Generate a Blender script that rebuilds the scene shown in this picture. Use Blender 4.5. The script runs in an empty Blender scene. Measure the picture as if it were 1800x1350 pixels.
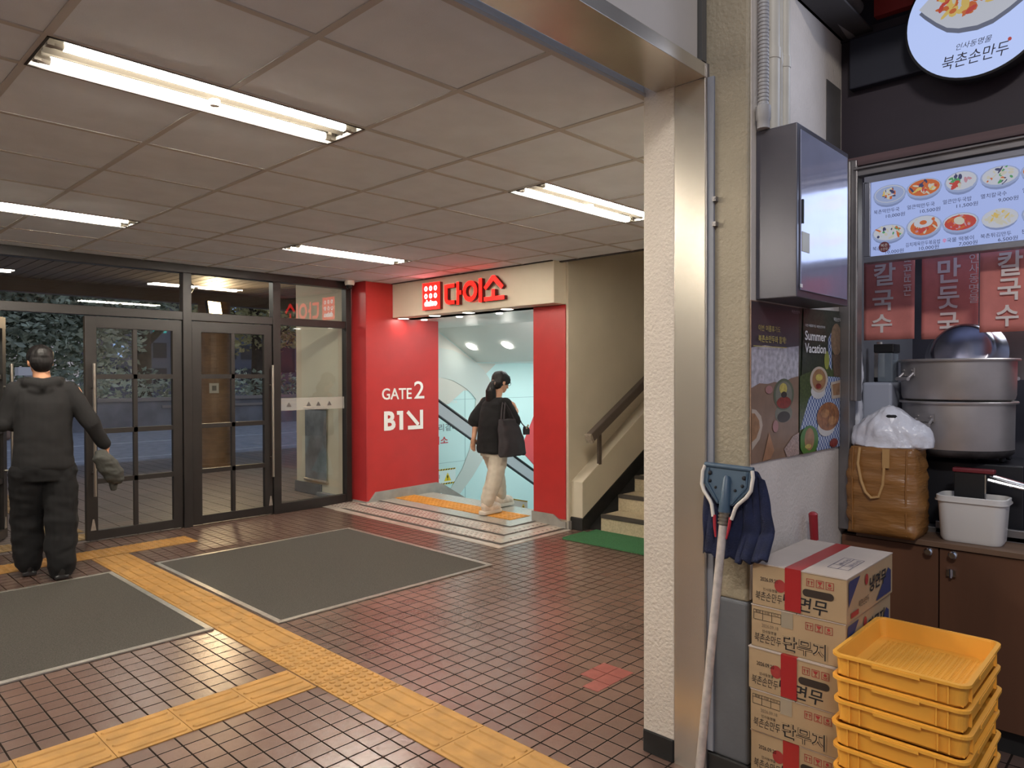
import bpy, bmesh, math, random
from math import sin, cos, pi, radians
from mathutils import Vector, Matrix, noise

random.seed(7)
S = bpy.context.scene
COL = S.collection

# ------------------------------------------------------------------ camera
YAW, PITCH, ROLL, FPX, CAMZ = 0.807665, -0.011982, -0.002172, 1255.5, 1.475
fw = Vector((sin(YAW) * cos(PITCH), cos(YAW) * cos(PITCH), sin(PITCH)))
rt = Vector((cos(YAW), -sin(YAW), 0))
up = rt.cross(fw)
rt, up = cos(ROLL) * rt + sin(ROLL) * up, -sin(ROLL) * rt + cos(ROLL) * up
cd = bpy.data.cameras.new('camera')
cd.sensor_width = 36.0
cd.lens = FPX / 1800.0 * 36.0
cd.clip_start, cd.clip_end = 0.05, 300
cam = bpy.data.objects.new('camera', cd)
COL.objects.link(cam)
m3 = Matrix((rt, up, -fw)).transposed()
cam.matrix_world = Matrix.Translation((0, 0, CAMZ)) @ m3.to_4x4()
S.camera = cam

# ------------------------------------------------------------------ world, exposure
W = bpy.data.worlds.new('dusk_world')
S.world = W
W.use_nodes = True
wn = W.node_tree.nodes
wl = W.node_tree.links
wbg = wn['Background']
wtc = wn.new('ShaderNodeTexCoord')
wsep = wn.new('ShaderNodeSeparateXYZ')
wramp = wn.new('ShaderNodeValToRGB')
wramp.color_ramp.elements[0].position = 0.0
wramp.color_ramp.elements[0].color = (0.20, 0.19, 0.21, 1)
wramp.color_ramp.elements[1].position = 0.5
wramp.color_ramp.elements[1].color = (0.27, 0.32, 0.45, 1)
wl.new(wtc.outputs['Generated'], wsep.inputs[0])
wl.new(wsep.outputs['Z'], wramp.inputs[0])
wl.new(wramp.outputs[0], wbg.inputs['Color'])
wbg.inputs['Strength'].default_value = 0.78

S.view_settings.view_transform = 'Standard'
S.view_settings.look = 'None'
S.view_settings.gamma = 1.0
S.view_settings.use_curve_mapping = False
S.view_settings.exposure = 0.8
S.cycles.use_denoising = True
S.cycles.max_bounces = 7
S.cycles.diffuse_bounces = 4
S.cycles.glossy_bounces = 4
S.cycles.transparent_max_bounces = 12
S.cycles.sample_clamp_indirect = 6.0

def lamp(name, kind, loc, energy, color=(1, 1, 1), size=0.2, size_y=None, target=None, spot=None, shape=None, spread=None):
    d = bpy.data.lights.new(name, kind)
    d.energy = energy
    d.color = color
    if kind == 'AREA':
        d.size = size
        if size_y:
            d.shape = 'RECTANGLE'
            d.size_y = size_y
        if shape:
            d.shape = shape
        if spread:
            d.spread = spread
    else:
        d.shadow_soft_size = size
    if spot:
        d.spot_size = spot
        d.spot_blend = 0.6
    o = bpy.data.objects.new(name, d)
    COL.objects.link(o)
    o.location = loc
    if target is not None:
        o.rotation_euler = (Vector(target) - Vector(loc)).to_track_quat('-Z', 'Y').to_euler()
    return o

# lamps of the arcade outside the hall (above and behind the camera)
lamp('arcade_lamp', 'AREA', (-1.5, -1.2, 4.7), 62, (1.0, 0.95, 0.89), 0.9, 0.3, (2.0, 0.9, 0.5))

# ------------------------------------------------------------------ materials
def lin(c):
    return tuple(((x / 255.0) / 12.92 if x / 255.0 <= 0.04045 else ((x / 255.0 + 0.055) / 1.055) ** 2.4) for x in c)

def mat(name, col, rough=0.6, metal=0.0, spec=0.5, nz=None, bump=None, emis=None, stretch=None, alpha=None, trans=None, coat=0, col2=None):
    m = bpy.data.materials.new(name)
    m.use_nodes = True
    nt = m.node_tree
    b = nt.nodes['Principled BSDF']
    c = lin(col)
    b.inputs['Base Color'].default_value = (*c, 1)
    b.inputs['Roughness'].default_value = rough
    b.inputs['Metallic'].default_value = metal
    b.inputs['Specular IOR Level'].default_value = spec
    if coat:
        b.inputs['Coat Weight'].default_value = coat
        b.inputs['Coat Roughness'].default_value = 0.1
    if emis:
        b.inputs['Emission Color'].default_value = (*lin(emis[0]), 1)
        b.inputs['Emission Strength'].default_value = emis[1]
    if alpha is not None:
        b.inputs['Alpha'].default_value = alpha
    if trans is not None:
        b.inputs['Transmission Weight'].default_value = trans
    vec = None
    if nz or bump:
        tc = nt.nodes.new('ShaderNodeTexCoord')
        mp = nt.nodes.new('ShaderNodeMapping')
        nt.links.new(tc.outputs['Object'], mp.inputs['Vector'])
        if stretch:
            mp.inputs['Scale'].default_value = stretch
        vec = mp.outputs['Vector']
    if nz:
        sc, amt = nz[0], nz[1]
        n = nt.nodes.new('ShaderNodeTexNoise')
        n.inputs['Scale'].default_value = sc
        n.inputs['Detail'].default_value = 5
        nt.links.new(vec, n.inputs['Vector'])
        r = nt.nodes.new('ShaderNodeValToRGB')
        r.color_ramp.elements[0].position = 0.35
        r.color_ramp.elements[1].position = 0.65
        lo = lin(col2) if col2 else tuple(x * (1 - amt) for x in c)
        hi = c if col2 else tuple(min(1, x * (1 + amt)) for x in c)
        r.color_ramp.elements[0].color = (*lo, 1)
        r.color_ramp.elements[1].color = (*hi, 1)
        nt.links.new(n.outputs['Fac'], r.inputs[0])
        nt.links.new(r.outputs[0], b.inputs['Base Color'])
    if bump:
        sc, st, dist = bump
        n = nt.nodes.new('ShaderNodeTexNoise')
        n.inputs['Scale'].default_value = sc
        n.inputs['Detail'].default_value = 3
        nt.links.new(vec, n.inputs['Vector'])
        bp = nt.nodes.new('ShaderNodeBump')
        bp.inputs['Strength'].default_value = st
        bp.inputs['Distance'].default_value = dist
        nt.links.new(n.outputs['Fac'], bp.inputs['Height'])
        nt.links.new(bp.outputs[0], b.inputs['Normal'])
    return m

def tile_mat(name, c1, c2, grout, w, h, mortar, rough, bumpn, bump_st=0.5, off=(0, 0), patch=True):
    """square tiles laid in a grid, glazed unevenly"""
    m = bpy.data.materials.new(name)
    m.use_nodes = True
    nt = m.node_tree
    L = nt.links
    b = nt.nodes['Principled BSDF']
    b.inputs['Specular IOR Level'].default_value = 0.75
    tc = nt.nodes.new('ShaderNodeTexCoord')
    mp = nt.nodes.new('ShaderNodeMapping')
    mp.inputs['Location'].default_value = (off[0], off[1], 0)
    L.new(tc.outputs['Object'], mp.inputs['Vector'])
    br = nt.nodes.new('ShaderNodeTexBrick')
    br.offset = 0.0
    br.squash = 1.0
    br.inputs['Scale'].default_value = 1.0
    br.inputs['Brick Width'].default_value = w
    br.inputs['Row Height'].default_value = h
    br.inputs['Mortar Size'].default_value = mortar
    br.inputs['Mortar Smooth'].default_value = 0.25
    br.inputs['Bias'].default_value = 0.0
    br.inputs['Color1'].default_value = (*lin(c1), 1)
    br.inputs['Color2'].default_value = (*lin(c2), 1)
    br.inputs['Mortar'].default_value = (*lin(grout), 1)
    L.new(mp.outputs[0], br.inputs['Vector'])
    n = nt.nodes.new('ShaderNodeTexNoise')
    n.inputs['Scale'].default_value = 1.1
    n.inputs['Detail'].default_value = 6
    L.new(tc.outputs['Object'], n.inputs['Vector'])
    mr = nt.nodes.new('ShaderNodeMapRange')
    mr.inputs['From Min'].default_value = 0.3
    mr.inputs['From Max'].default_value = 0.7
    mr.inputs['To Min'].default_value = 0.78
    mr.inputs['To Max'].default_value = 1.15
    L.new(n.outputs['Fac'], mr.inputs['Value'])
    mx = nt.nodes.new('ShaderNodeMix')
    mx.data_type = 'RGBA'
    mx.blend_type = 'MULTIPLY'
    mx.inputs[0].default_value = 1.0
    L.new(br.outputs['Color'], mx.inputs[6])
    L.new(mr.outputs[0], mx.inputs[7])
    L.new(mx.outputs[2], b.inputs['Base Color'])
    n2 = nt.nodes.new('ShaderNodeTexNoise')
    n2.inputs['Scale'].default_value = bumpn
    n2.inputs['Detail'].default_value = 2
    L.new(tc.outputs['Object'], n2.inputs['Vector'])
    ad = nt.nodes.new('ShaderNodeMath')
    ad.operation = 'MULTIPLY_ADD'
    ad.inputs[1].default_value = 0.35
    L.new(n2.outputs['Fac'], ad.inputs[0])
    inv = nt.nodes.new('ShaderNodeMath')
    inv.operation = 'SUBTRACT'
    inv.inputs[0].default_value = 1.0
    L.new(br.outputs['Fac'], inv.inputs[1])
    L.new(inv.outputs[0], ad.inputs[2])
    bp = nt.nodes.new('ShaderNodeBump')
    bp.inputs['Strength'].default_value = bump_st
    bp.inputs['Distance'].default_value = 0.004
    L.new(ad.outputs[0], bp.inputs['Height'])
    L.new(bp.outputs[0], b.inputs['Normal'])
    rr = nt.nodes.new('ShaderNodeMapRange')
    rr.inputs['To Min'].default_value = rough
    rr.inputs['To Max'].default_value = 0.85
    L.new(br.outputs['Fac'], rr.inputs['Value'])
    L.new(rr.outputs[0], b.inputs['Roughness'])
    sr = nt.nodes.new('ShaderNodeMapRange')
    sr.inputs['To Min'].default_value = 1.0
    sr.inputs['To Max'].default_value = 0.05
    L.new(br.outputs['Fac'], sr.inputs['Value'])
    L.new(sr.outputs[0], b.inputs['Specular IOR Level'])
    return m

def glass_mat(name, tint=(1, 1, 1), refl=1.0):
    """clear pane: mirror share by angle on its outer skin, the rest passes through"""
    m = bpy.data.materials.new(name)
    m.use_nodes = True
    nt = m.node_tree
    nt.nodes.remove(nt.nodes['Principled BSDF'])
    out = nt.nodes['Material Output']
    tr = nt.nodes.new('ShaderNodeBsdfTransparent')
    tr.inputs[0].default_value = (*tint, 1)
    gl = nt.nodes.new('ShaderNodeBsdfGlossy')
    gl.inputs['Roughness'].default_value = 0.0
    fr = nt.nodes.new('ShaderNodeFresnel')
    fr.inputs[0].default_value = 1.7
    geo = nt.nodes.new('ShaderNodeNewGeometry')
    sub = nt.nodes.new('ShaderNodeMath')
    sub.operation = 'SUBTRACT'
    sub.inputs[0].default_value = 1.0
    nt.links.new(geo.outputs['Backfacing'], sub.inputs[1])
    mul = nt.nodes.new('ShaderNodeMath')
    mul.operation = 'MULTIPLY'
    nt.links.new(fr.outputs[0], mul.inputs[0])
    nt.links.new(sub.outputs[0], mul.inputs[1])
    mu2 = nt.nodes.new('ShaderNodeMath')
    mu2.operation = 'MULTIPLY'
    mu2.inputs[1].default_value = refl
    nt.links.new(mul.outputs[0], mu2.inputs[0])
    mix = nt.nodes.new('ShaderNodeMixShader')
    nt.links.new(mu2.outputs[0], mix.inputs[0])
    nt.links.new(tr.outputs[0], mix.inputs[1])
    nt.links.new(gl.outputs[0], mix.inputs[2])
    nt.links.new(mix.outputs[0], out.inputs[0])
    return m

def emit(name, col, st):
    m = mat(name, (8, 8, 8), 0.4, emis=(col, st))
    return m

BLACK = mat('black_ink', (22, 22, 26), 0.7)
WHITEP = mat('white_vinyl', (232, 228, 224), 0.5)
STEEL = mat('brushed_steel', (206, 198, 186), 0.27, 0.82, nz=(3, 0.12), bump=(60, 0.05, 0.002), stretch=(1, 1, 0.05))
STEELD = mat('worn_steel', (140, 136, 136), 0.4, 0.75, nz=(4, 0.18))
CHROME = mat('chrome', (210, 210, 212), 0.12, 1.0)
ALU = mat('aluminium_edging', (178, 172, 165), 0.42, 0.8, nz=(30, 0.1))
FRAME = mat('dark_bronze_frame', (42, 38, 37), 0.42, 0.2, nz=(6, 0.12))
STUCCO = mat('rough_stucco', (205, 194, 180), 0.75, nz=(2, 0.06), bump=(85, 0.9, 0.006))
STUCCO2 = mat('cream_stucco', (150, 139, 118), 0.6, nz=(3, 0.12), bump=(70, 0.7, 0.006))
PLASTER = mat('beige_plaster', (200, 190, 170), 0.7, nz=(1.2, 0.07), bump=(120, 0.25, 0.002))
WALLP = mat('pale_painted_wall', (176, 168, 160), 0.7, nz=(2.5, 0.06), bump=(40, 0.25, 0.003))
REDW = mat('red_panel', (182, 46, 44), 0.42, nz=(5, 0.05))
REDD = mat('red_column_panel', (176, 46, 48), 0.38, nz=(5, 0.06))
GREYB = mat('grey_base_trim', (150, 147, 142), 0.45, nz=(9, 0.1))
BLACKB = mat('black_base', (34, 33, 32), 0.5, nz=(6, 0.3))
GREYD = mat('grey_dado_paint', (92, 94, 98), 0.6, nz=(4, 0.12), bump=(50, 0.3, 0.003))
YEL = mat('tactile_yellow', (172, 127, 64), 0.6, nz=(9, 0.14), bump=(160, 0.4, 0.002))
MATG = mat('entrance_mat_pile', (72, 68, 62), 0.95, nz=(140, 0.3), bump=(260, 0.8, 0.004))
GREENM = mat('green_mat_pile', (48, 102, 62), 0.9, nz=(120, 0.25), bump=(240, 0.7, 0.004))
WOOD = mat('brown_laminate', (98, 64, 44), 0.5, nz=(3, 0.28), stretch=(1, 1, 0.08))
WOODT = mat('counter_wood', (104, 80, 62), 0.5, nz=(3, 0.25), stretch=(4, 0.3, 1))
DARKW = mat('dark_fascia_wood', (44, 34, 44), 0.55, nz=(2, 0.2), stretch=(1, 0.2, 2))
CONC = mat('concrete', (126, 126, 130), 0.85, nz=(2, 0.2), bump=(40, 0.4, 0.004))
ASPH = mat('asphalt', (134, 136, 142), 0.9, nz=(6, 0.15), bump=(90, 0.5, 0.004))
GLASS = glass_mat('clear_glass', (0.93, 0.95, 0.94))
TUBE = emit('tube_glow', (255, 246, 230), 84.0)
FIXT = mat('light_housing', (226, 222, 210), 0.4, spec=0.6)
HOUS = mat('light_reflector', (52, 48, 42), 0.5, spec=0.3)
SOFTB = mat('soft_black_plastic', (28, 28, 30), 0.4)

# ------------------------------------------------------------------ mesh helper
class B:
    def __init__(s):
        s.v, s.f, s.m = [], [], []
    def add(s, vs, fs, mi=0):
        o = len(s.v)
        s.v += [Vector(p) for p in vs]
        s.f += [tuple(i + o for i in f) for f in fs]
        s.m += [mi] * len(fs)
        return s
    def box(s, x0, x1, y0, y1, z0, z1, mi=0):
        vs = [(x, y, z) for x in (x0, x1) for y in (y0, y1) for z in (z0, z1)]
        return s.add(vs, [(0, 1, 3, 2), (4, 6, 7, 5), (0, 4, 5, 1), (2, 3, 7, 6), (0, 2, 6, 4), (1, 5, 7, 3)], mi)
    def obox(s, M, sx, sy, sz, mi=0):
        n = len(s.v)
        s.box(-sx / 2, sx / 2, -sy / 2, sy / 2, -sz / 2, sz / 2, mi)
        for i in range(n, len(s.v)):
            s.v[i] = M @ s.v[i]
        return s
    def tube(s, pts, r, n=10, mi=0, caps=True):
        pts = [Vector(p) for p in pts]
        rs = r if isinstance(r, (list, tuple)) else [r] * len(pts)
        t = (pts[1] - pts[0]).normalized()
        a = t.orthogonal().normalized()
        vs, fs = [], []
        for i, p in enumerate(pts):
            if i == 0:
                d = pts[1] - p
            elif i == len(pts) - 1:
                d = p - pts[i - 1]
            else:
                d = (pts[i + 1] - p).normalized() + (p - pts[i - 1]).normalized()
            d.normalize()
            a = (a - d * a.dot(d)).normalized()
            b = d.cross(a)
            for k in range(n):
                th = 2 * pi * k / n
                vs.append(p + (a * cos(th) + b * sin(th)) * rs[i])
        for i in range(len(pts) - 1):
            for k in range(n):
                q = (k + 1) % n
                fs.append((i * n + k, i * n + q, (i + 1) * n + q, (i + 1) * n + k))
        if caps:
            fs.append(tuple(range(n))[::-1])
            fs.append(tuple((len(pts) - 1) * n + k for k in range(n)))
        return s.add(vs, fs, mi)
    def lathe(s, prof, n=32, mi=0, M=None, sx=1.0, sy=1.0):
        vs, fs = [], []
        for r, z in prof:
            for k in range(n):
                th = 2 * pi * k / n
                p = Vector((r * cos(th) * sx, r * sin(th) * sy, z))
                vs.append(M @ p if M else p)
        for i in range(len(prof) - 1):
            for k in range(n):
                q = (k + 1) % n
                fs.append((i * n + k, i * n + q, (i + 1) * n + q, (i + 1) * n + k))
        fs.append(tuple(range(n))[::-1])
        fs.append(tuple((len(prof) - 1) * n + k for k in range(n)))
        return s.add(vs, fs, mi)
    def prism(s, poly, d, mi=0):
        d = Vector(d)
        n = len(poly)
        vs = [Vector(p) for p in poly] + [Vector(p) + d for p in poly]
        fs = [tuple(range(n))[::-1], tuple(range(n, 2 * n))]
        fs += [(k, (k + 1) % n, n + (k + 1) % n, n + k) for k in range(n)]
        return s.add(vs, fs, mi)
    def ell(s, c, r, n=14, mi=0, M=None):
        vs, fs = [], []
        h = n // 2
        c = Vector(c)
        rr = (r, r, r) if not isinstance(r, (tuple, list)) else r
        for i in range(h + 1):
            ph = pi * i / h
            for k in range(n):
                th = 2 * pi * k / n
                p = Vector((rr[0] * sin(ph) * cos(th), rr[1] * sin(ph) * sin(th), rr[2] * cos(ph)))
                vs.append((M @ p if M else p) + c)
        for i in range(h):
            for k in range(n):
                q = (k + 1) % n
                fs.append((i * n + k, (i + 1) * n + k, (i + 1) * n + q, i * n + q))
        return s.add(vs, fs, mi)
    def build(s, name, mats, parent=None, smooth=False, bevel=0, local=False, origin=None, fix=True, seg=2):
        me = bpy.data.meshes.new(name)
        vs = s.v
        o = bpy.data.objects.new(name, me)
        if local:
            off = Vector((0, 0, 0))
        elif parent is not None:
            off = parent['_w'] if '_w' in parent else (0, 0, 0)
            off = Vector(off)
        else:
            xs = [p.x for p in vs]; ys = [p.y for p in vs]; zs = [p.z for p in vs]
            off = Vector(origin) if origin is not None else Vector(((min(xs) + max(xs)) / 2, (min(ys) + max(ys)) / 2, min(zs)))
            o.location = off
        if not local:
            o['_w'] = tuple(off)
        me.from_pydata([tuple(p - off) for p in vs], [], s.f)
        for mt in (mats if isinstance(mats, (list, tuple)) else [mats]):
            me.materials.append(mt)
        for p, i in zip(me.polygons, s.m):
            p.material_index = i
            p.use_smooth = smooth
        if fix:
            bm = bmesh.new()
            bm.from_mesh(me)
            bmesh.ops.remove_doubles(bm, verts=bm.verts, dist=1e-6)
            bmesh.ops.recalc_face_normals(bm, faces=bm.faces)
            bm.to_mesh(me)
            bm.free()
        if smooth:
            me.set_sharp_from_angle(angle=radians(40))
        COL.objects.link(o)
        if parent is not None:
            o.parent = parent
        if bevel:
            md = o.modifiers.new('bevel', 'BEVEL')
            md.width = bevel
            md.segments = seg
            md.limit_method = 'ANGLE'
        return o

def tag(o, label, cat, group=None):
    o['label'] = label
    o['category'] = cat
    if group:
        o['group'] = group
    return o

def struct(o):
    o['kind'] = 'structure'
    return o

def empty(name, loc, label=None, cat=None, group=None, rz=0.0):
    o = bpy.data.objects.new(name, None)
    o.empty_display_size = 0.05
    COL.objects.link(o)
    o.location = loc
    o.rotation_euler = (0, 0, rz)
    o['_w'] = tuple(loc)
    if label:
        tag(o, label, cat, group)
    return o

def dup(root, loc, label=None, rz=None):
    r = root.copy()
    COL.objects.link(r)
    r.location = loc
    if rz is not None:
        r.rotation_euler = (0, 0, rz)
    if label:
        r['label'] = label
    for ch in list(root.children):
        c = ch.copy()
        COL.objects.link(c)
        c.parent = r
        for g in list(ch.children):
            d = g.copy()
            COL.objects.link(d)
            d.parent = c
    return r

def text_polys(body, bold=0.0):
    c = bpy.data.curves.new('lettering', 'FONT')
    c.body = body
    c.offset = bold
    c.resolution_u = 3
    o = bpy.data.objects.new('lettering', c)
    COL.objects.link(o)
    dg = bpy.context.evaluated_depsgraph_get()
    me = bpy.data.meshes.new_from_object(o.evaluated_get(dg))
    vs = [v.co.copy() for v in me.vertices]
    fs = [tuple(p.vertices) for p in me.polygons]
    bpy.data.objects.remove(o)
    bpy.data.curves.remove(c)
    bpy.data.meshes.remove(me)
    return vs, fs

def write(b, body, O, right, upv, w, h=None, bold=0.0, mi=0, lift=0.0, depth=0.0, slant=0.0):
    """lay lettering into mesh b: O is the lower corner where reading starts, w by h its size"""
    vs, fs = text_polys(body, bold)
    if not vs:
        return b
    x0 = min(p.x for p in vs); x1 = max(p.x for p in vs)
    y0 = min(p.y for p in vs); y1 = max(p.y for p in vs)
    sx = w / max(1e-6, x1 - x0)
    sy = (h / max(1e-6, y1 - y0)) if h else sx
    R = Vector(right); U = Vector(upv)
    N = R.cross(U).normalized()
    O = Vector(O)
    def put(p, l):
        yy = (p.y - y0) * sy
        return O + R * ((p.x - x0) * sx + slant * yy) + U * yy + N * l
    if depth <= 0:
        b.add([put(p, lift) for p in vs], fs, mi)
    else:
        n = len(vs)
        ed = {}
        for f in fs:
            for i in range(len(f)):
                e = (f[i], f[(i + 1) % len(f)])
                ed[tuple(sorted(e))] = None if tuple(sorted(e)) in ed else e
        sides = [(e[0], e[1], e[1] + n, e[0] + n)[::-1] for e in ed.values() if e]
        b.add([put(p, lift) for p in vs] + [put(p, lift + depth) for p in vs], [f[::-1] for f in fs] + [tuple(i + n for i in f) for f in fs] + sides, mi)
    return b

def letters(parent, m, lines, name='lettering', **kw):
    """each line of writing a part of its own"""
    for ln in lines:
        a = dict(kw)
        a.update(ln[4] if len(ln) > 4 else {})
        b = B()
        write(b, ln[0], ln[1], w=ln[2], h=ln[3], **a)
        b.build(name, m, parent, fix=False)

XM = dict(right=(0, -1, 0), upv=(0, 0, 1))    # on a face that looks towards -X
YM = dict(right=(1, 0, 0), upv=(0, 0, 1))     # on a face that looks towards -Y

# ================================================================== SETTING
CZ = 2.556          # hall ceiling
YF = 7.12           # glass front
XW = 5.30           # wall with the shop entrance
XJ = 2.37           # jamb of the opening
YC = 1.134          # wall with the posters
XS = 3.276          # food stall front

FLOORM = tile_mat('brown_glazed_tiles', (114, 90, 79), (106, 83, 73), (44, 35, 30), 0.1, 0.0925, 0.0045, 0.27, 60, 0.45, off=(0.063, 0.052))
PAVEM = tile_mat('outdoor_paving', (112, 98, 94), (100, 90, 88), (66, 60, 58), 0.2, 0.1, 0.005, 0.45, 30, 0.4)
b = B()
b.box(-5, XW, -4.5, YF, -0.12, 0)
b.box(XW, 9.0, 0.9, 4.33, -0.12, 0)
b.box(XW, 9.0, -4.5, 0.9, -0.12, 0)
struct(b.build('floor', FLOORM, origin=(0, 0, 0)))
# two odd red tiles near the opening
b = B()
for i, j in ((0, 0), (1, 0), (0, 1), (1, 1), (0, 2)):
    b.box(2.862 - 0.0 - j * 0.1, 2.958 - j * 0.1, 2.00 + i * 0.0925, 2.089 + i * 0.0925, 0.0, 0.0012)
struct(b.build('floor_patch_tile', mat('red_patch_tile', (132, 70, 62), 0.5, nz=(20, 0.1))))

# ---- ceiling: lay-in boards and thin bars
TILEC = mat('ceiling_board', (214, 222, 230), 0.9, nz=(5, 0.04), bump=(220, 0.35, 0.002))
BARC = mat('ceiling_bar', (182, 180, 176), 0.8)
b = B()
GX0, GY0 = 1.22506, 2.02676
def gx(i): return GX0 + 0.6 * i
def gy(j): return GY0 + 0.6 * j
LIGHT_ROWS = {1: (0, 4, -4), 5.5: (0, 4, -4)}
ys = [1.555, gy(1), gy(1.5), gy(5.5), gy(6), YF]
for q in range(5):
    ya, yb = ys[q], ys[q + 1]
    if q in (1, 3):
        cells = sorted((gx(c - 1), gx(c + 1)) for c in LIGHT_ROWS[1 if q == 1 else 5.5])
        xs = [-5] + [v for c in cells for v in c] + [5.22]
        for k in range(0, len(xs), 2):
            b.box(xs[k], xs[k + 1], ya, yb, CZ, CZ + 0.04, 0)
    else:
        b.box(-5, 5.22, ya, yb, CZ, CZ + 0.04, 0)
    for i in range(-10, 7):
        x = gx(i)
        if -5 < x < 5.2 and not (q in (1, 3) and i in (0, 4, -4)):
            b.box(x - 0.0125, x + 0.0125, ya, min(yb, YF - 0.04), CZ - 0.004, CZ + 0.01, 1)
for j in (-0.78, 0, 1, 1.5, 2.5, 3.5, 4.5, 5.5, 6, 7, 8):
    y = GY0 + 0.6 * j
    b.box(-5, 5.2, y - 0.0125, y + 0.0125, CZ - 0.0036, CZ + 0.01, 1)
struct(b.build('ceiling', [TILEC, BARC], origin=(0, 0, CZ)))
# dark edge profile where the ceiling stops above the stairs
b = B()
b.box(5.20, 5.235, 1.6, 4.36, CZ - 0.012, CZ + 0.10)
b.box(5.095, 5.12, 4.36, 6.84, CZ - 0.008, CZ + 0.0)
struct(b.build('trim_1', mat('dark_edge_profile', (60, 56, 54), 0.5, 0.4)))

# ---- walls
b = B()
# wall with entrance: red strip side (opening from y 4.755 to 6.86)
b.box(XW, XW + 0.14, 4.331, 4.755, 0, CZ)
b.box(XW, XW + 0.14, 4.755, 6.86, 2.15, CZ)
struct(b.build('wall_entrance', PLASTER))
b = B()
b.box(XW - 0.012, XW, 4.352, 4.75, 0.09, 2.15)
b.box(XW - 0.012, XW + 0.14, 4.75, 4.762, 0.09, 2.15)
struct(b.build('wall_entrance_panel', REDW))
b = B()
b.box(XW + 0.001, 9.0, 4.326, 4.40, 0, 5.2)
struct(b.build('wall_stairs', PLASTER))
b = B(); b.box(5.24, 9.0, 1.3, 4.40, 3.9, 4.0); struct(b.build('stairs_sky_block', PLASTER))  # unseen slab added to stop sky light leaking onto the stairs
b = B(); b.box(5.2, 9.0, 1.30, 1.54, 2.62, 3.9); b.box(9.0, 9.1, 1.3, 4.4, 0, 3.9); struct(b.build('stairs_side_block', PLASTER))  # unseen walls added to close the stairwell against sky light
b = B(); b.box(5.20, 5.235, 1.3, 4.326, CZ + 0.1, 3.9); struct(b.build('over_ceiling_block', PLASTER))  # added closure above the ceiling edge, also keeps sky light out
b = B()   # red wall carrying the gate sign, and the red column beside the glass front
b.box(4.752, 5.82, 6.84, 6.98, 0.02, 2.156)
b.box(4.752, 5.12, 6.84, 6.98, 2.156, CZ)
struct(b.build('wall_gate', REDW))
b = B()
b.box(4.735, 4.752, 6.83, YF + 0.03, 0.03, CZ)
struct(b.build('wall_gate_column', REDD))
# grey base trims with their raised sloping ends
b = B()
b.prism([(4.74, 6.828, 0), (5.86, 6.828, 0.0), (5.86, 6.828, 0.115), (5.78, 6.828, 0.145), (4.86, 6.828, 0.13), (4.77, 6.828, 0.035), (4.74, 6.828, 0.035)], (0, 0.014, 0))
b.box(4.722, 4.737, 6.82, YF - 0.03, 0, 0.034)
b.prism([(5.86, 6.828, 0.0), (6.3, 6.828, -0.26), (6.3, 6.828, -0.13), (5.86, 6.828, 0.125)], (0, 0.014, 0))
struct(b.build('baseboard_gate', GREYB))
b = B()
b.prism([(XW - 0.026, 4.34, 0), (XW - 0.026, 4.765, 0.0), (XW - 0.026, 4.765, 0.125), (XW - 0.026, 4.50, 0.125), (XW - 0.026, 4.40, 0.07), (XW - 0.026, 4.34, 0.07)], (0.014, 0, 0))
b.box(XW - 0.026, XW + 0.14, 4.764, 4.778, 0, 0.125)
b.box(XW - 0.012, XW + 0.1, 4.312, 4.33, 0, 0.08)
struct(b.build('baseboard_entrance', GREYB))

# hall side wall far out of the frame, back walls of the arcade
b = B(); b.box(-5.2, -5, -4.5, YF, 0, 4.5); struct(b.build('wall_left', PLASTER))
b = B()
b.box(XJ + 0.02, 9.0, 1.30, 1.54, 0, CZ + 0.05)
struct(b.build('wall_front', STUCCO))
# jamb: stucco part of the opening
b = B(); b.box(XJ, XJ + 0.3, 1.42, 1.556, 0.086, CZ + 0.05); struct(b.build('wall_jamb', STUCCO, bevel=0.004))
b = B(); b.box(XJ - 0.004, XJ + 0.28, 1.421, 1.558, 0, 0.09); struct(b.build('baseboard_jamb', BLACKB, bevel=0.006))
# stainless jamb, beam and fascia of the opening
b = B()
b.box(XJ, XJ + 0.03, 1.292, 1.42, 0, CZ)
struct(b.build('trim_jamb', STEEL, bevel=0.002))
b = B()
b.box(-5, XJ, 1.29, 1.50, CZ, CZ + 0.05)
struct(b.build('trim_beam', STEEL, bevel=0.002))
b = B()
b.box(XJ + 0.001, XJ + 0.03, 1.286, 1.292, 0, CZ + 0.05)
struct(b.build('trim_front_edge', STEELD))
b = B()
b.box(-5, 2.325, 1.30, 1.36, CZ + 0.055, 4.6)
struct(b.build('wall_over_beam', WALLP))
b = B()
b.box(2.325, 2.345, 1.31, 1.36, CZ + 0.04, 4.6, 0)
b.box(2.346, 2.378, 1.292, 1.36, CZ + 0.055, 4.6, 1)
b.box(-5, 2.33, 1.305, 1.33, CZ + 0.046, CZ + 0.062, 0)
struct(b.build('trim_over_beam', [SOFTB, mat('grey_steel_strip', (96, 94, 92), 0.5, 0.3)]))
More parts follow.
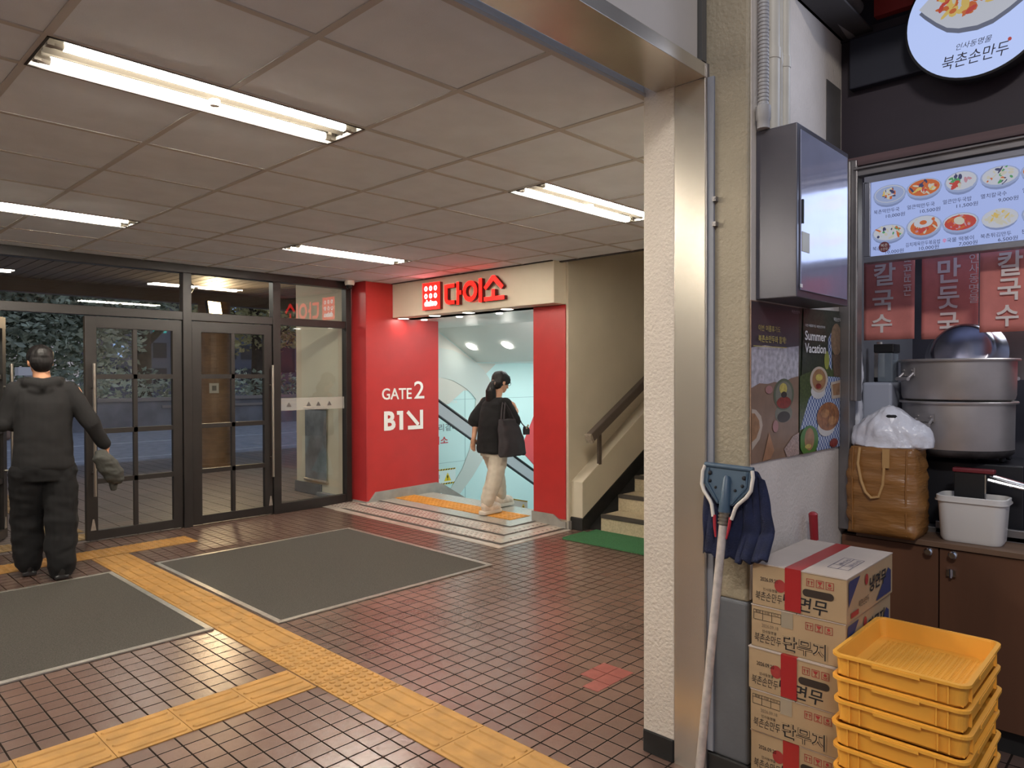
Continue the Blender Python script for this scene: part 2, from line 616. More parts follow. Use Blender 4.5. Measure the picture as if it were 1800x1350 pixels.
# column with the poster wall
b = B()
n0 = len(b.v)
b.box(2.388, 3.35, YC, 1.31, 0.67, 4.6, 0)
struct(b.build('wall_column', STUCCO2, bevel=0.012, seg=3))
b = B(); b.box(2.386, 3.35, YC - 0.002, 1.31, 0.09, 0.672); struct(b.build('wall_column_dado', GREYD, bevel=0.012, seg=3))
b = B(); b.box(2.380, 3.35, YC - 0.006, 1.31, 0.0, 0.092); struct(b.build('baseboard_column', BLACKB, bevel=0.005))
b = B()   # paler painted face of the wall behind posters
b.box(2.40, 3.34, YC - 0.003, YC, 0.68, 2.94)
struct(b.build('wall_poster', mat('white_wall_paint', (208, 198, 188), 0.65, nz=(3, 0.08), bump=(70, 0.5, 0.005))))

# ---- landing in front of the shop: bevelled plate with dark grip strips
PLATE = mat('stud_plate', (200, 188, 176), 0.26, 0.25, nz=(7, 0.12))
TERR = mat('polished_landing', (176, 168, 156), 0.18, 0.0, spec=0.7, nz=(40, 0.1))
GRIP = mat('dark_grip_strip', (74, 68, 62), 0.7)
b = B()
X0, X1, Y0, Y1 = 4.31, 4.93, 4.28, 4.74
ZP = 0.028
YB = 6.99
b.add([(X0, Y0, 0.004), (X1, Y1, ZP), (X1, 6.83, ZP), (X0, 6.83, 0.004), (X0, 6.83, 0), (X0, Y0, 0)], [(0, 3, 2, 1), (0, 5, 4, 3)], 0)
b.add([(X0, Y0, 0.004), (5.29, Y0, 0.004), (5.29, Y1, ZP), (X1, Y1, ZP), (5.29, Y0, 0), (X0, Y0, 0)], [(0, 3, 2, 1), (0, 1, 4, 5)], 0)
b.add([(X0, 6.83, 0.004), (4.72, 6.83, 0.02), (4.72, 7.08, 0.02), (X0, 7.08, 0.004)], [(0, 1, 2, 3)], 0)
b.add([(X1, Y1, ZP), (X1, 6.83, ZP), (5.72, 6.83, ZP), (5.72, Y1 + 0.03, ZP)], [(0, 1, 2, 3)], 1)
b.add([(5.72, Y1 + 0.03, ZP), (5.72, 6.83, ZP), (5.72, 6.83, -1.2), (5.72, Y1, -1.2)], [(0, 1, 2, 3)], 1)
def zat(x): return 0.004 + (ZP - 0.004) * min(1, max(0, (x - X0) / (X1 - X0)))
def yedge(x): return Y0 + (Y1 - Y0) * (x - X0) / (X1 - X0)
for x, w, ye in ((4.385, 0.045, 6.80), (4.62, 0.04, 6.83), (4.885, 0.035, 6.83)):
    z = zat(x) + 0.003
    ya = yedge(x) + (0.02 if x == 4.62 else 0)
    b.add([(x, ya, z), (x + w, ya + w * 0.7, z + 0.001), (x + w, ye, z + 0.001), (x, ye, z)], [(0, 3, 2, 1)], 2)
    b.add([(x, ya, z), (5.285, ya, z), (5.285, ya + w * 0.8, z + 0.001), (x + w, ya + w * 0.8, z + 0.001)], [(0, 3, 2, 1)], 2)
# raised studs
def stud(x, y, z, r, mi):
    n = 6
    vs = [(x + r * cos(2 * pi * k / n), y + r * sin(2 * pi * k / n) * 1.6, z) for k in range(n)] + [(x + r * .5 * cos(2 * pi * k / n), y + r * .8 * sin(2 * pi * k / n), z + 0.003) for k in range(n)]
    b.add(vs, [(k, (k + 1) % n, n + (k + 1) % n, n + k) for k in range(n)] + [tuple(range(n, 2 * n))], mi)
for x in [4.455 + 0.05 * k for k in range(3)] + [4.69 + 0.05 * k for k in range(4)]:
    y = yedge(x) + 0.10
    k = 0
    while y < 6.78:
        stud(x, y, zat(x), 0.012, 3)
        y += 0.062
for yy in (4.37, 4.43, 4.56, 4.62):
    x = X0 + (yy - Y0) / (Y1 - Y0) * (X1 - X0) + 0.1
    while x < 5.26:
        stud(x, yy, 0.004 + (ZP - 0.004) * (yy - Y0) / (Y1 - Y0), 0.011, 3)
        x += 0.062
for xx in (4.42, 4.48, 4.54, 4.60, 4.66):
    for k in range(4):
        stud(xx, 6.86 + 0.06 * k, zat(xx), 0.012, 3)
struct(b.build('floor_landing', [PLATE, TERR, GRIP, mat('stud_metal', (196, 182, 172), 0.25, 0.7)], fix=False))
b = B()
YELO = mat('orange_tactile', (206, 140, 50), 0.55, nz=(9, 0.1))
b.box(5.13, 5.43, 4.94, 6.83, ZP, ZP + 0.004)
for i in range(5):
    for j in range(31):
        b.lathe([(0.022, 0), (0.021, 0.002), (0.014, 0.006), (0.0, 0.0065)], 8, 0, Matrix.Translation((5.16 + i * 0.06, 4.97 + j * 0.061, ZP + 0.003)))
tag(b.build('tactile_strip', YELO), 'orange studded tactile strip across the shop entrance threshold', 'tactile paving')

# ---- stairs up beside the entrance
STEPM = mat('terrazzo_step', (178, 164, 136), 0.6, nz=(60, 0.12), bump=(90, 0.4, 0.003))
b = B()
NOSE = mat('dark_step_edge', (64, 58, 52), 0.6)
for k in range(12):
    x = 5.45 + 0.28 * k
    z0 = max(0.0, 0.155 * k)
    b.box(x, 9.0, 2.2, 4.05, z0, 0.155 * (k + 1), 0)
    b.box(x - 0.006, x + 0.05, 2.2, 4.05, 0.155 * (k + 1) - 0.028, 0.155 * (k + 1) + 0.004, 1)
struct(b.build('floor_steps', [STEPM, NOSE]))
b = B()
p = [(5.345, 4.19, 0.10), (5.345, 4.19, 0.46), (8.6, 4.19, 0.46 + 3.255 * 0.6), (8.6, 4.19, 0.10 + 3.255 * 0.554)]
b.prism(p, (0, 0.138, 0))
struct(b.build('wall_stringer', PLASTER, bevel=0.006))
b = B()
b.prism([(5.33, 4.182, 0), (5.33, 4.182, 0.11), (8.6, 4.182, 0.11 + 3.27 * 0.554), (8.6, 4.182, 0)], (0, 0.145, 0))
b.prism([(5.45, 4.05, 0.0), (5.45, 4.05, 0.02), (8.6, 4.05, 0.02 + 3.15 * 0.554), (8.6, 4.05, 0.0)], (0, 0.132, 0))
struct(b.build('baseboard_stairs', BLACKB))
RAILM = mat('brown_rail', (92, 82, 76), 0.4, 0.2, nz=(4, 0.1))
h = empty('handrail', (5.4, 4.14, 0.5), 'dark square handrail rising along the stairs beside the red strip', 'handrail')
b = B()
d = Vector((1, 0, 0.56)).normalized()
MR = Matrix.Translation((6.87, 4.14, 0.885 + 1.47 * 0.56)) @ Matrix(((d.x, 0, -d.z), (0, 1, 0), (d.z, 0, d.x))).to_4x4()
b.obox(MR, 3.4, 0.07, 0.085)
b.build('rail', RAILM, h, bevel=0.008)
b = B()
MC = Matrix.Translation((5.385, 4.14, 0.885 - 0.015 * 0.56)) @ Matrix(((d.x, 0, -d.z), (0, 1, 0), (d.z, 0, d.x))).to_4x4()
b.obox(MC, 0.03, 0.074, 0.088)
b.build('end_cap', mat('worn_rail_end', (150, 138, 124), 0.6, nz=(40, 0.2)), h)
for x in (5.62, 6.8):
    b = B()
    b.box(x - 0.02, x + 0.02, 4.185, 4.21, 0.44 + (x - 5.345) * 0.6, 0.86 + (x - 5.4) * 0.56)
    b.build('post', RAILM, h)

b = B()
b.box(4.95, 5.44, 3.05, 4.10, 0.001, 0.012)
b.prism([(4.95, 4.10, 0.001), (5.30, 4.10, 0.001), (5.30, 4.14, 0.001), (4.97, 4.13, 0.001)], (0, 0, 0.011))
tag(b.build('doormat', GREENM, bevel=0.004), 'green doormat at the foot of the stairs', 'doormat')

# ---- sign box over the shop entrance
SIGNB = mat('sign_box_paint', (222, 210, 188), 0.65, nz=(2, 0.03))
b = B()
b.box(5.12, XW, 4.35, 6.842, 2.155, CZ)
sb = b.build('sign_box', SIGNB, bevel=0.006)
tag(sb, 'beige overhead box above the shop entrance carrying red glowing letters', 'sign box')
DL = emit('downlight_glow', (255, 250, 240), 14)
for k, (y, x) in enumerate(((6.749, 5.21), (6.18, 5.21), (5.624, 5.21), (5.05, 5.21))):
    t = empty('downlight', (x, y, 2.155), ['round white downlight under the sign box closest to the glass doors', 'round white downlight under the sign box, second from the glass doors', 'round white downlight under the sign box, second from the stairs', 'round white downlight under the sign box closest to the stairs'][k], 'downlight', 'downlights under the sign box')
    b = B(); b.lathe([(0.074, 0.001), (0.074, -0.008), (0.062, -0.01), (0.062, 0.001)], 28, 0, Matrix.Translation((x, y, 2.1545)))
    b.build('rim', FIXT, t, smooth=True)
    b = B(); b.lathe([(0.061, -0.002), (0.061, -0.0085), (0.0, -0.0095)], 28, 0, Matrix.Translation((x, y, 2.1545)))
    b.build('lens', DL, t, smooth=True)
    lamp('downlight_beam', 'AREA', (x, y, 2.135), 0.16, (1.0, 0.95, 0.88), 0.11, shape='DISK')
for k, (y, x) in enumerate(((6.724, 5.5), (6.09, 5.5), (5.449, 5.5))):
    b = B(); b.lathe([(0.035, 0.001), (0.035, -0.006), (0.026, -0.009), (0.0, -0.01)], 20, 0, Matrix.Translation((x, y, 2.15)))
    tag(b.build('small_downlight', DL, smooth=True), ['tiny white downlight inside the entrance above the gate wall edge', 'tiny white downlight inside the entrance, middle one', 'tiny white downlight inside the entrance above the red strip'][k], 'downlight', 'small lights inside the entrance')

# ---- glowing logo board and letters
SRED = emit('glowing_red', (255, 18, 12), 3.4)
SWHT = emit('glowing_white', (255, 250, 252), 3.2)
SSIDE = mat('letter_side', (110, 30, 28), 0.5)
SPIN = mat('logo_ink', (140, 60, 80), 0.5)
lg = empty('logo_sign', (5.12, 6.08, 2.2), 'square glowing red sign with six white rings and small white lettering', 'sign')
b = B(); b.box(5.075, 5.12, 5.937, 6.226, 2.203, 2.497, 0); b.build('case', SSIDE, lg)
b = B(); b.box(5.071, 5.075, 5.937, 6.226, 2.203, 2.497, 0); b.build('face', SRED, lg)
b = B()
for r in range(2):
    for c in range(3):
        y, z = 6.166 - 0.0805 * c, 2.435 - 0.083 * r
        vs, n = [], 24
        for rr, ry in ((0.0145, 1.3), (0.029, 1.0)):
            pass
        for k in range(n):
            th = 2 * pi * k / n
            vs.append((5.0695, y + 0.011 * cos(th), z + 0.014 * sin(th)))
        for k in range(n):
            th = 2 * pi * k / n
            vs.append((5.0695, y + 0.026 * cos(th), z + 0.027 * sin(th)))
        b.add(vs, [(k, (k + 1) % n, n + (k + 1) % n, n + k) for k in range(n)], 0)
b.build('ring', SWHT, lg, fix=False)
b = B(); write(b, 'daiso', (5.0695, 6.192, 2.24), w=0.215, h=0.07, bold=0.045, **XM); b.build('lettering', SWHT, lg, fix=False)

def xpoly(pts):
    return [(5.07, y, z) for y, z in pts]
lt = empty('letter_sign', (5.12, 5.4, 2.2), 'big glowing red three-syllable lettering on the beige box', 'sign')
def letter(polys, holes=()):
    b = B()
    for p in polys:
        b.prism(xpoly(p), (0.045, 0, 0), 1)
        b.add([(5.069, y, z) for y, z in p], [tuple(range(len(p)))], 0)
    b.build('letter', [SRED, SSIDE], lt, fix=False)
def arc(cy, cz, ry, rz, a0, a1, n=8):
    return [(cy + ry * cos(radians(a0 + (a1 - a0) * k / n)), cz + rz * sin(radians(a0 + (a1 - a0) * k / n))) for k in range(n + 1)]
# first syllable: open box stroke + upright with a tick
letter([[(5.855, 2.452), (5.694, 2.455), (5.694, 2.415), (5.808, 2.413), (5.808, 2.300), (5.855, 2.300)],
        [(5.855, 2.302), (5.808, 2.302), (5.800, 2.285), (5.785, 2.277), (5.694, 2.277), (5.694, 2.237), (5.79, 2.237), (5.825, 2.25), (5.848, 2.275)],
        [(5.660, 2.466), (5.620, 2.466), (5.620, 2.226), (5.660, 2.226)], [(5.621, 2.372), (5.585, 2.372), (5.585, 2.33), (5.621, 2.33)]])
b = B()
n = 36
vo, vi = arc(5.452, 2.352, 0.108, 0.108, 0, 360, n)[:-1], arc(5.452, 2.352, 0.064, 0.062, 0, 360, n)[:-1]
ring_v = [(5.069, y, z) for y, z in vo] + [(5.069, y, z) for y, z in vi] + [(5.115, y, z) for y, z in vo] + [(5.115, y, z) for y, z in vi]
b.add(ring_v, [(k, (k + 1) % n, n + (k + 1) % n, n + k) for k in range(n)], 0)
b.add(ring_v, [(k, (k + 1) % n, 2 * n + (k + 1) % n, 2 * n + k) for k in range(n)] + [(n + k, n + (k + 1) % n, 3 * n + (k + 1) % n, 3 * n + k) for k in range(n)], 1)
for p in ([(5.318, 2.470), (5.272, 2.470), (5.272, 2.226), (5.318, 2.226)],):
    b.prism(xpoly(p), (0.045, 0, 0), 1)
    b.add([(5.069, y, z) for y, z in p], [tuple(range(len(p)))], 0)
b.build('letter', [SRED, SSIDE], lt, fix=False)
letter([[(5.215, 2.345), (5.245, 2.372), (5.128, 2.482), (5.094, 2.482), (5.094, 2.45)][:3] + [(5.108, 2.482), (5.108, 2.432)],
        [(5.108, 2.482), (5.088, 2.482), (4.965, 2.368), (4.995, 2.338), (5.108, 2.432)],
        [(5.130, 2.345), (5.085, 2.345), (5.085, 2.27), (5.130, 2.27)],
        [(5.243, 2.272), (4.955, 2.272), (4.955, 2.232), (5.243, 2.232)]])

# ---- white vinyl lettering on the red wall
g = empty('gate_sign', (5.25, 6.836, 0.8), 'raised white gate lettering with arrow on the red wall', 'sign')
letters(g, WHITEP, [('GATE', (4.957, 6.838, 1.194), 0.435, 0.134, dict(bold=0.012)), ('2', (5.432, 6.838, 1.196), 0.155, 0.212, dict(bold=0.004)), ('B', (4.985, 6.838, 0.832), 0.165, 0.226, dict(bold=0.035))], depth=0.006, **YM)
b = B()
b.prism([(5.172, 6.832, 1.056), (5.262, 6.832, 1.056), (5.262, 6.832, 0.83), (5.208, 6.832, 0.83), (5.208, 6.832, 1.01), (5.172, 6.832, 1.01)], (0, 0.006, 0))
b.build('numeral', WHITEP, g)
b = B()
b.prism([(5.345, 6.832, 1.058), (5.51, 6.832, 0.895), (5.478, 6.832, 0.863), (5.313, 6.832, 1.026)], (0, 0.006, 0))
b.prism([(5.52, 6.832, 1.058), (5.566, 6.832, 1.058), (5.566, 6.832, 0.826), (5.52, 6.832, 0.826)], (0, 0.006, 0))
b.prism([(5.335, 6.832, 0.872), (5.52, 6.832, 0.872), (5.52, 6.832, 0.826), (5.335, 6.832, 0.826)], (0, 0.006, 0))
b.build('arrow', WHITEP, g)

# ---- passage with the escalator behind the entrance
CYAN = mat('pale_cyan_wall', (206, 236, 236), 0.4, nz=(1, 0.02))
CGREY = mat('pale_grey_print', (202, 210, 206), 0.45)
CWHITE = mat('warm_white_print', (214, 212, 204), 0.5)
SOFF = mat('grey_soffit', (226, 226, 220), 0.35, spec=0.6)
YT = 7.9
b = B()
b.box(5.6, 12.2, YT, YT + 0.1, -3.6, 2.7, 0)
b.box(7.235, 7.243, YT - 0.002, YT, -3.6, 2.2, 1)
b.box(5.6, 12.2, YT - 0.002, YT, 1.118, 1.124, 1)
b.box(5.6, 12.2, YT - 0.002, YT, 0.20, 0.205, 1)
struct(b.build('wall_passage', [CYAN, mat('wall_joint', (150, 184, 188), 0.6)]))
b = B(); b.box(12.2, 12.3, 4.4, YT + 0.1, -3.6, 2.7); struct(b.build('wall_passage_end', CYAN))
b = B(); b.box(XW + 0.14, 12.2, 4.40, 4.72, -3.6, CZ); struct(b.build('wall_passage_near', CYAN))
b = B(); b.box(5.78, 5.84, 6.98, YT, -0.6, 2.2); struct(b.build('wall_gate_end', CGREY))
b = B()
zs = lambda x: 2.15 - 0.577 * (x - 6.66)
b.prism([(5.3, 4.5, 2.15), (6.66, 4.5, 2.15), (7.485, 4.5, zs(7.485)), (12.2, 4.5, zs(7.485)), (12.2, 4.5, 2.9), (5.3, 4.5, 2.9)], (0, 3.4, 0))
struct(b.build('ceiling_passage', SOFF))
nrm = Vector((-0.5, 0, -0.866))
for k, (x, y) in enumerate(((7.1, 7.60), (7.1, 6.88))):
    MD = Matrix.Translation((x, y, zs(x))) @ Vector((0.5, 0, 0.866)).to_track_quat('Z', 'Y').to_matrix().to_4x4()
    b = B(); b.lathe([(0.078, 0.002), (0.078, -0.01), (0.0, -0.012)], 24, 0, MD)
    tag(b.build('soffit_light', DL, smooth=True), ['oval white light in the sloping grey soffit, deeper in the corner', 'oval white light in the sloping grey soffit closer to the red strip'][k], 'downlight', 'lights in the sloping soffit')
lamp('passage_light_one', 'AREA', (8.6, 6.3, 1.6), 30, (0.93, 1.0, 1.0), 1.6, 1.2, (8.4, 7.0, -1.5))
lamp('passage_light_two', 'AREA', (6.2, 5.9, 2.1), 15, (0.95, 1.0, 1.0), 0.9, 1.2, (6.6, 6.6, 0))
for k, x in enumerate((8.2, 9.2)):
    b = B(); b.box(x, x + 0.5, 7.1, 7.16, zs(7.485) - 0.012, zs(7.485))
    tag(b.build('light_strip', DL), ['thin bright light strip on the low passage ceiling', 'thin bright light strip deeper along the low passage ceiling'][k], 'light')
# sloping escalator bed and steps (mostly below the landing edge)
b = B()
b.prism([(5.72, 4.72, -0.9), (12.2, 4.72, -3.6), (12.2, 4.72, -3.7), (5.72, 4.72, -1.1)], (0, 2.5, 0))
struct(b.build('floor_escalator', mat('escalator_steps', (120, 124, 126), 0.5, 0.5)))
b = B()
b.prism([(5.84, 7.2, -0.55), (12.2, 7.2, -3.3), (12.2, 7.2, -3.5), (5.84, 7.2, -0.9)], (0, 0.7, 0))
struct(b.build('floor_escalator_deck', mat('white_deck', (214, 224, 230), 0.35)))
e = empty('escalator_balustrade', (6.13, 7.2, -0.5), 'sloping grey escalator balustrade with black handrail inside the entrance', 'balustrade')
b = B(); b.prism([(5.9, 7.17, 1.25), (5.9, 7.17, 1.07), (8.6, 7.17, -0.525), (8.6, 7.17, -0.345)], (0, 0.03, 0)); b.build('panel', mat('tinted_panel', (172, 178, 184), 0.3, spec=0.6), e)
b = B(); b.tube([(5.9, 7.18, 1.268), (8.6, 7.18, -0.327)], 0.022, 10); b.build('handrail', SOFTB, e, smooth=True)
b = B(); b.tube([(5.9, 7.17, 1.065), (8.6, 7.17, -0.53)], 0.018, 10); b.build('skirt_edge', mat('dark_skirt', (52, 54, 58), 0.4), e, smooth=True)
# wall graphics
RING = [(6.55, 1.822), (6.734, 1.874), (6.987, 1.847), (7.248, 1.76), (7.485, 1.651), (7.623, 1.552), (7.729, 1.438), (7.836, 1.258), (7.871, 1.001), (7.834, 0.694), (7.743, 0.393), (7.583, 0.177), (7.376, -0.054), (7.108, -0.295), (6.786, -0.471), (6.724, -0.463), (6.946, -0.178), (7.175, 0.09), (7.327, 0.374), (7.413, 0.666), (7.431, 0.915), (7.455, 1.114), (7.364, 1.203), (7.263, 1.274), (7.18, 1.317), (6.985, 1.404), (6.763, 1.446), (6.548, 1.419)]
b = B()
b.prism([(5.9, YT - 0.004, 2.14), (6.66, YT - 0.004, 2.14), (7.485, YT - 0.004, 1.665), (8.3, YT - 0.004, 1.665), (7.89, YT - 0.004, 1.655), (7.676, YT - 0.004, 1.5), (7.4, YT - 0.004, 1.25), (6.0, YT - 0.004, 1.25)], (0, 0.004, 0), 1)
b.prism([(x, YT - 0.016, z) for x, z in RING], (0, 0.012, 0), 0)
b.prism([(x, YT - 0.010, z) for x, z in [(6.2, 1.40), (6.471, 1.443), (6.746, 1.454), (6.967, 1.405), (7.162, 1.318), (7.245, 1.275), (6.902, 1.057), (6.2, 1.047)]], (0, 0.006, 0), 1)
tag(b.build('wall_ring', [CGREY, CWHITE]), 'huge pale grey ring shape on the cyan wall behind the escalator', 'wall decoration')
b = B()
b.prism([(x, YT - 0.008, z) for x, z in [(8.874, 0.98), (8.825, 0.888), (8.471, 0.30), (8.471, 0.25), (8.872, -0.086), (9.3, -0.38), (9.3, 1.5)]], (0, 0.008, 0))
tag(b.build('wall_triangle', mat('coral_red_print', (214, 84, 88), 0.5)), 'coral red triangle panel on the cyan wall beside the woman', 'wall decoration')
ws = empty('wall_slogan', (6.7, YT, 0.48), 'dark and red lettering low on the cyan passage wall', 'lettering')
b = B(); write(b, '우리곁에', (6.585, YT - 0.003, 0.665), w=0.50, h=0.108, **YM); b.build('lettering', mat('slate_print', (84, 96, 106), 0.6), ws, fix=False)
b = B(); write(b, '다이소', (6.45, YT - 0.003, 0.475), w=0.45, h=0.118, bold=0.02, **YM); b.build('red_lettering', mat('crimson_print', (196, 52, 66), 0.6), ws, fix=False)
b = B(); write(b, '다이소', (6.88, YT - 0.019, 1.065), w=0.19, h=0.05, bold=0.01, **YM); tag(b.build('small_slogan', WHITEP, fix=False), 'small white lettering on the pale grey ring', 'lettering')
HAZY = mat('hazard_yellow', (236, 206, 44), 0.5)
def caution(name, O, right, w, hgt, label, cat='caution sign', rows=2):
    O = Vector(O); R = Vector(right); U = Vector((0, 0, 1)); N = R.cross(U)
    t = empty(name, tuple(O), label, cat)
    def q(x, z, l): return O + R * x + U * z + N * l
    b = B(); b.prism([q(0, 0, 0), q(w, 0, 0), q(w, hgt, 0), q(0, hgt, 0)], N * 0.003); b.build('board', mat('sign_white', (226, 240, 240), 0.5), t)
    b = B(); b2 = B()
    n = 14
    sh = hgt * 0.09
    for z in ((hgt - sh, 0.0) if rows == 2 else (hgt - sh,)):
        b2.add([q(0, z, 0.0036), q(w, z, 0.0036), q(w, z + sh, 0.0036), q(0, z + sh, 0.0036)], [(0, 1, 2, 3)])
        for k in range(n):
            x = w * k / n
            b.add([q(x, z, 0.0042), q(x + w / n * .5, z, 0.0042), q(min(w, x + w / n * .9), z + sh, 0.0042), q(x + w / n * .4, z + sh, 0.0042)], [(0, 1, 2, 3)])
    cx, th = w * 0.78, hgt * 0.55
    z0 = hgt * 0.2
    b2.add([q(cx - th * .55, z0, 0.0036), q(cx + th * .55, z0, 0.0036), q(cx, z0 + th, 0.0036)], [(0, 1, 2)])
    b.add([q(cx - th * .08, z0 + th * .3, 0.0042), q(cx + th * .08, z0 + th * .3, 0.0042), q(cx + th * .1, z0 + th * .65, 0.0042), q(cx - th * .1, z0 + th * .65, 0.0042)], [(0, 1, 2, 3)])
    b.add([q(cx - th * .06, z0 + th * .12, 0.0042), q(cx + th * .06, z0 + th * .12, 0.0042), q(cx + th * .06, z0 + th * .22, 0.0042), q(cx - th * .06, z0 + th * .22, 0.0042)], [(0, 1, 2, 3)])
    b2.build('yellow_print', HAZY, t, fix=False)
    b.build('black_print', BLACK, t, fix=False)
    return t
t = caution('caution_sign', (6.34, YT - 0.004, -0.11), (1, 0, 0), 0.70, 0.225, 'slip caution sign with yellow triangle low on the cyan wall')
b = B(); write(b, '주의', (6.58, YT - 0.009, -0.02), w=0.15, h=0.06, **YM)
b.build('lettering', BLACK, t, fix=False)
caution('caution_sign', (5.95, 5.73, -0.10), (0.0, -1, 0), 0.28, 0.155, 'small caution board with yellow triangle beyond the shoes of the person with the ponytail', rows=1)
b = B(); b.box(5.952, 5.975, 5.45, 5.73, -1.25, -0.10); b.build('stand', bpy.data.materials['sign_white'], bpy.data.objects['caution_sign.001'])

# ================================================================== GLASS FRONT
def frame_obj(name, boxes, bevel=0.003, m=FRAME):
    b = B()
    for q in boxes:
        b.box(*q)
    return b.build(name, m, bevel=bevel)
yf0, yf1 = 7.08, 7.16
o = frame_obj('trim_glass_front', [
    (-5, 4.70, yf0 - 0.03, yf1, 2.475, CZ), (-5, 4.63, yf0, yf1, 2.02, 2.10),
    (2.797, 2.879, yf0 - 0.01, yf1, 0, 2.48), (3.73, 3.816, yf0 - 0.01, yf1, 0, 2.48), (4.63, 4.70, yf0 - 0.01, yf1, 0, 2.48), (1.02, 1.10, yf0 - 0.01, yf1, 0, 2.48),
    (3.816, 4.63, yf0, yf1, 0.0, 0.105), (-5, 1.02, yf0, yf1, 0, 0.10)])
struct(o)
for k, (x0, x1, z0, z1) in enumerate(((1.10, 2.797, 2.10, 2.475), (2.879, 3.73, 2.10, 2.475), (3.816, 4.63, 2.10, 2.475), (3.816, 4.63, 0.105, 2.02), (-5, 1.02, 0.1, 2.02), (-5, 1.10, 2.10, 2.475))):
    b = B(); b.box(x0 + 0.0005, x1 - 0.0005, 7.117, 7.123, z0 + 0.0005, z1 - 0.0005)
    struct(b.build('window_%d' % (k + 1), GLASS))
FROST = mat('frosted_band', (196, 192, 186), 0.7, alpha=0.3)
b = B(); b.box(3.82, 4.626, 7.112, 7.1165, 1.10, 1.235)
st = tag(b.build('safety_band', FROST), 'frosted safety band across the side glass pane beside the red column', 'window sticker')
b = B()
for x in (3.93, 4.17, 4.29, 4.43):
    b.add([(x - 0.03, 7.1115, 1.14), (x + 0.03, 7.1115, 1.14), (x, 7.1115, 1.19)], [(0, 1, 2)])
b.build('triangle_print', mat('grey_print', (92, 88, 86), 0.6), st, fix=False)

def leaf(name, x0, x1, handle_x, hside):
    """a glazed door leaf, hinge line free, built in place"""
    b = B()
    gx0, gx1 = x0 + 0.09, x1 - 0.085
    b.box(x0, gx0, 7.09, 7.14, 0.012, 2.012)
    b.box(gx1, x1, 7.09, 7.14, 0.012, 2.012)
    b.box(gx0, gx1, 7.09, 7.14, 0.012, 0.095)
    b.box(gx0, gx1, 7.09, 7.14, 1.908, 2.012)
    d = struct(b.build(name, FRAME, bevel=0.003, origin=(x0, 7.115, 0)))
    mx = (gx0 + gx1) / 2 - 0.005
    b = B()
    b.box(mx - 0.017, mx + 0.017, 7.095, 7.135, 0.095, 1.908)
    for z in (1.472, 0.982, 0.533):
        b.box(gx0, gx1, 7.095, 7.135, z - 0.022, z + 0.022)
    b.build('muntin', FRAME, d)
    b = B(); b.box(gx0, gx1, 7.113, 7.118, 0.095, 1.908); b.build('pane', GLASS, d)
    b = B()
    b.tube([(handle_x, 7.03, 0.41), (handle_x, 7.03, 1.59)], 0.014, 12)
    for z in (0.62, 1.38):
        b.tube([(handle_x, 7.03, z), (handle_x, 7.092, z)], 0.009, 8)
    b.tube([(handle_x, 7.20, 0.41), (handle_x, 7.20, 1.59)], 0.014, 12)
    for z in (0.62, 1.38):
        b.tube([(handle_x, 7.138, z), (handle_x, 7.20, z)], 0.009, 8)
    h = b.build('door_handle', mat('satin_handle', (190, 182, 170), 0.3, 1.0), d, smooth=True)
    b = B(); b.prism([(handle_x - 0.022, 7.085, 0.10), (handle_x + 0.022, 7.085, 0.10), (handle_x + 0.006, 7.085, 0.2), (handle_x - 0.006, 7.085, 0.2)], (0, 0.006, 0))
    b.build('latch', ALU, d)
    return d
leaf('door_2', 1.955, 2.793, 2.01, 1)
leaf('door_3', 2.885, 3.725, 3.70, 1)
d = leaf('door_1', 1.105, 1.945, 1.89, 1)
d.rotation_euler = (0, 0, radians(62))

# ================================================================== CEILING LIGHTS, CAMERA
TZ = CZ + 0.004
def tube_light(x, y, label):
    t = empty('ceiling_light', (x, y, CZ - 0.01), label, 'ceiling light', 'twin tube ceiling lights in the hall')
    b = B()
    w, l = 0.15, 0.598
    w = 0.149
    b.box(x - l, x + l, y - w, y - w + 0.008, CZ - 0.006, CZ + 0.06)
    b.box(x - l, x + l, y + w - 0.008, y + w, CZ - 0.006, CZ + 0.06)
    b.box(x - l, x - l + 0.008, y - w, y + w, CZ - 0.006, CZ + 0.06)
    b.box(x + l - 0.008, x + l, y - w, y + w, CZ - 0.006, CZ + 0.06)
    b.box(x - l, x + l, y - w, y + w, CZ + 0.045, CZ + 0.06)
    b.prism([(x - l + .02, y - 0.05, CZ + 0.046), (x - l + .02, y + 0.05, CZ + 0.046), (x - l + .02, y, CZ - 0.002)], (2 * l - .04, 0, 0))
    b.build('housing', HOUS, t)
    for s in (-1, 1):
        b = B(); b.tube([(x - 0.535, y + s * 0.080, TZ), (x + 0.535, y + s * 0.080, TZ)], 0.0155, 14)
        b.build('tube', TUBE, t, smooth=True)
        for e in (-1, 1):
            b = B(); b.tube([(x + e * 0.535, y + s * 0.080, TZ), (x + e * 0.575, y + s * 0.080, TZ)], 0.0145, 12)
            b.box(x + e * 0.575 - 0.01, x + e * 0.575 + 0.01, y + s * 0.080 - 0.014, y + s * 0.080 + 0.014, TZ - 0.012, CZ + 0.045)
            b.build('socket', mat('socket_plastic', (120, 114, 104), 0.4) if (s, e) == (-1, -1) else bpy.data.materials['socket_plastic'], t)
    b = B(); b.lathe([(0.0, -0.028), (0.018, -0.026), (0.022, -0.018), (0.02, -0.002)], 16, 0, Matrix.Translation((x, y, CZ)))
    b.build('cap', FIXT, t, smooth=True)
    return t
LX = lambda i: GX0 + 0.6 * i
LY = lambda j: GY0 + 0.6 * j
tube_light(LX(0), LY(1.25), 'large twin tube light above the dark floor mats, closest to the opening')
tube_light(LX(4), LY(1.25), 'twin tube light partly hidden by the white jamb')
tube_light(LX(0), LY(5.75), 'twin tube light cut by the frame above the door person')
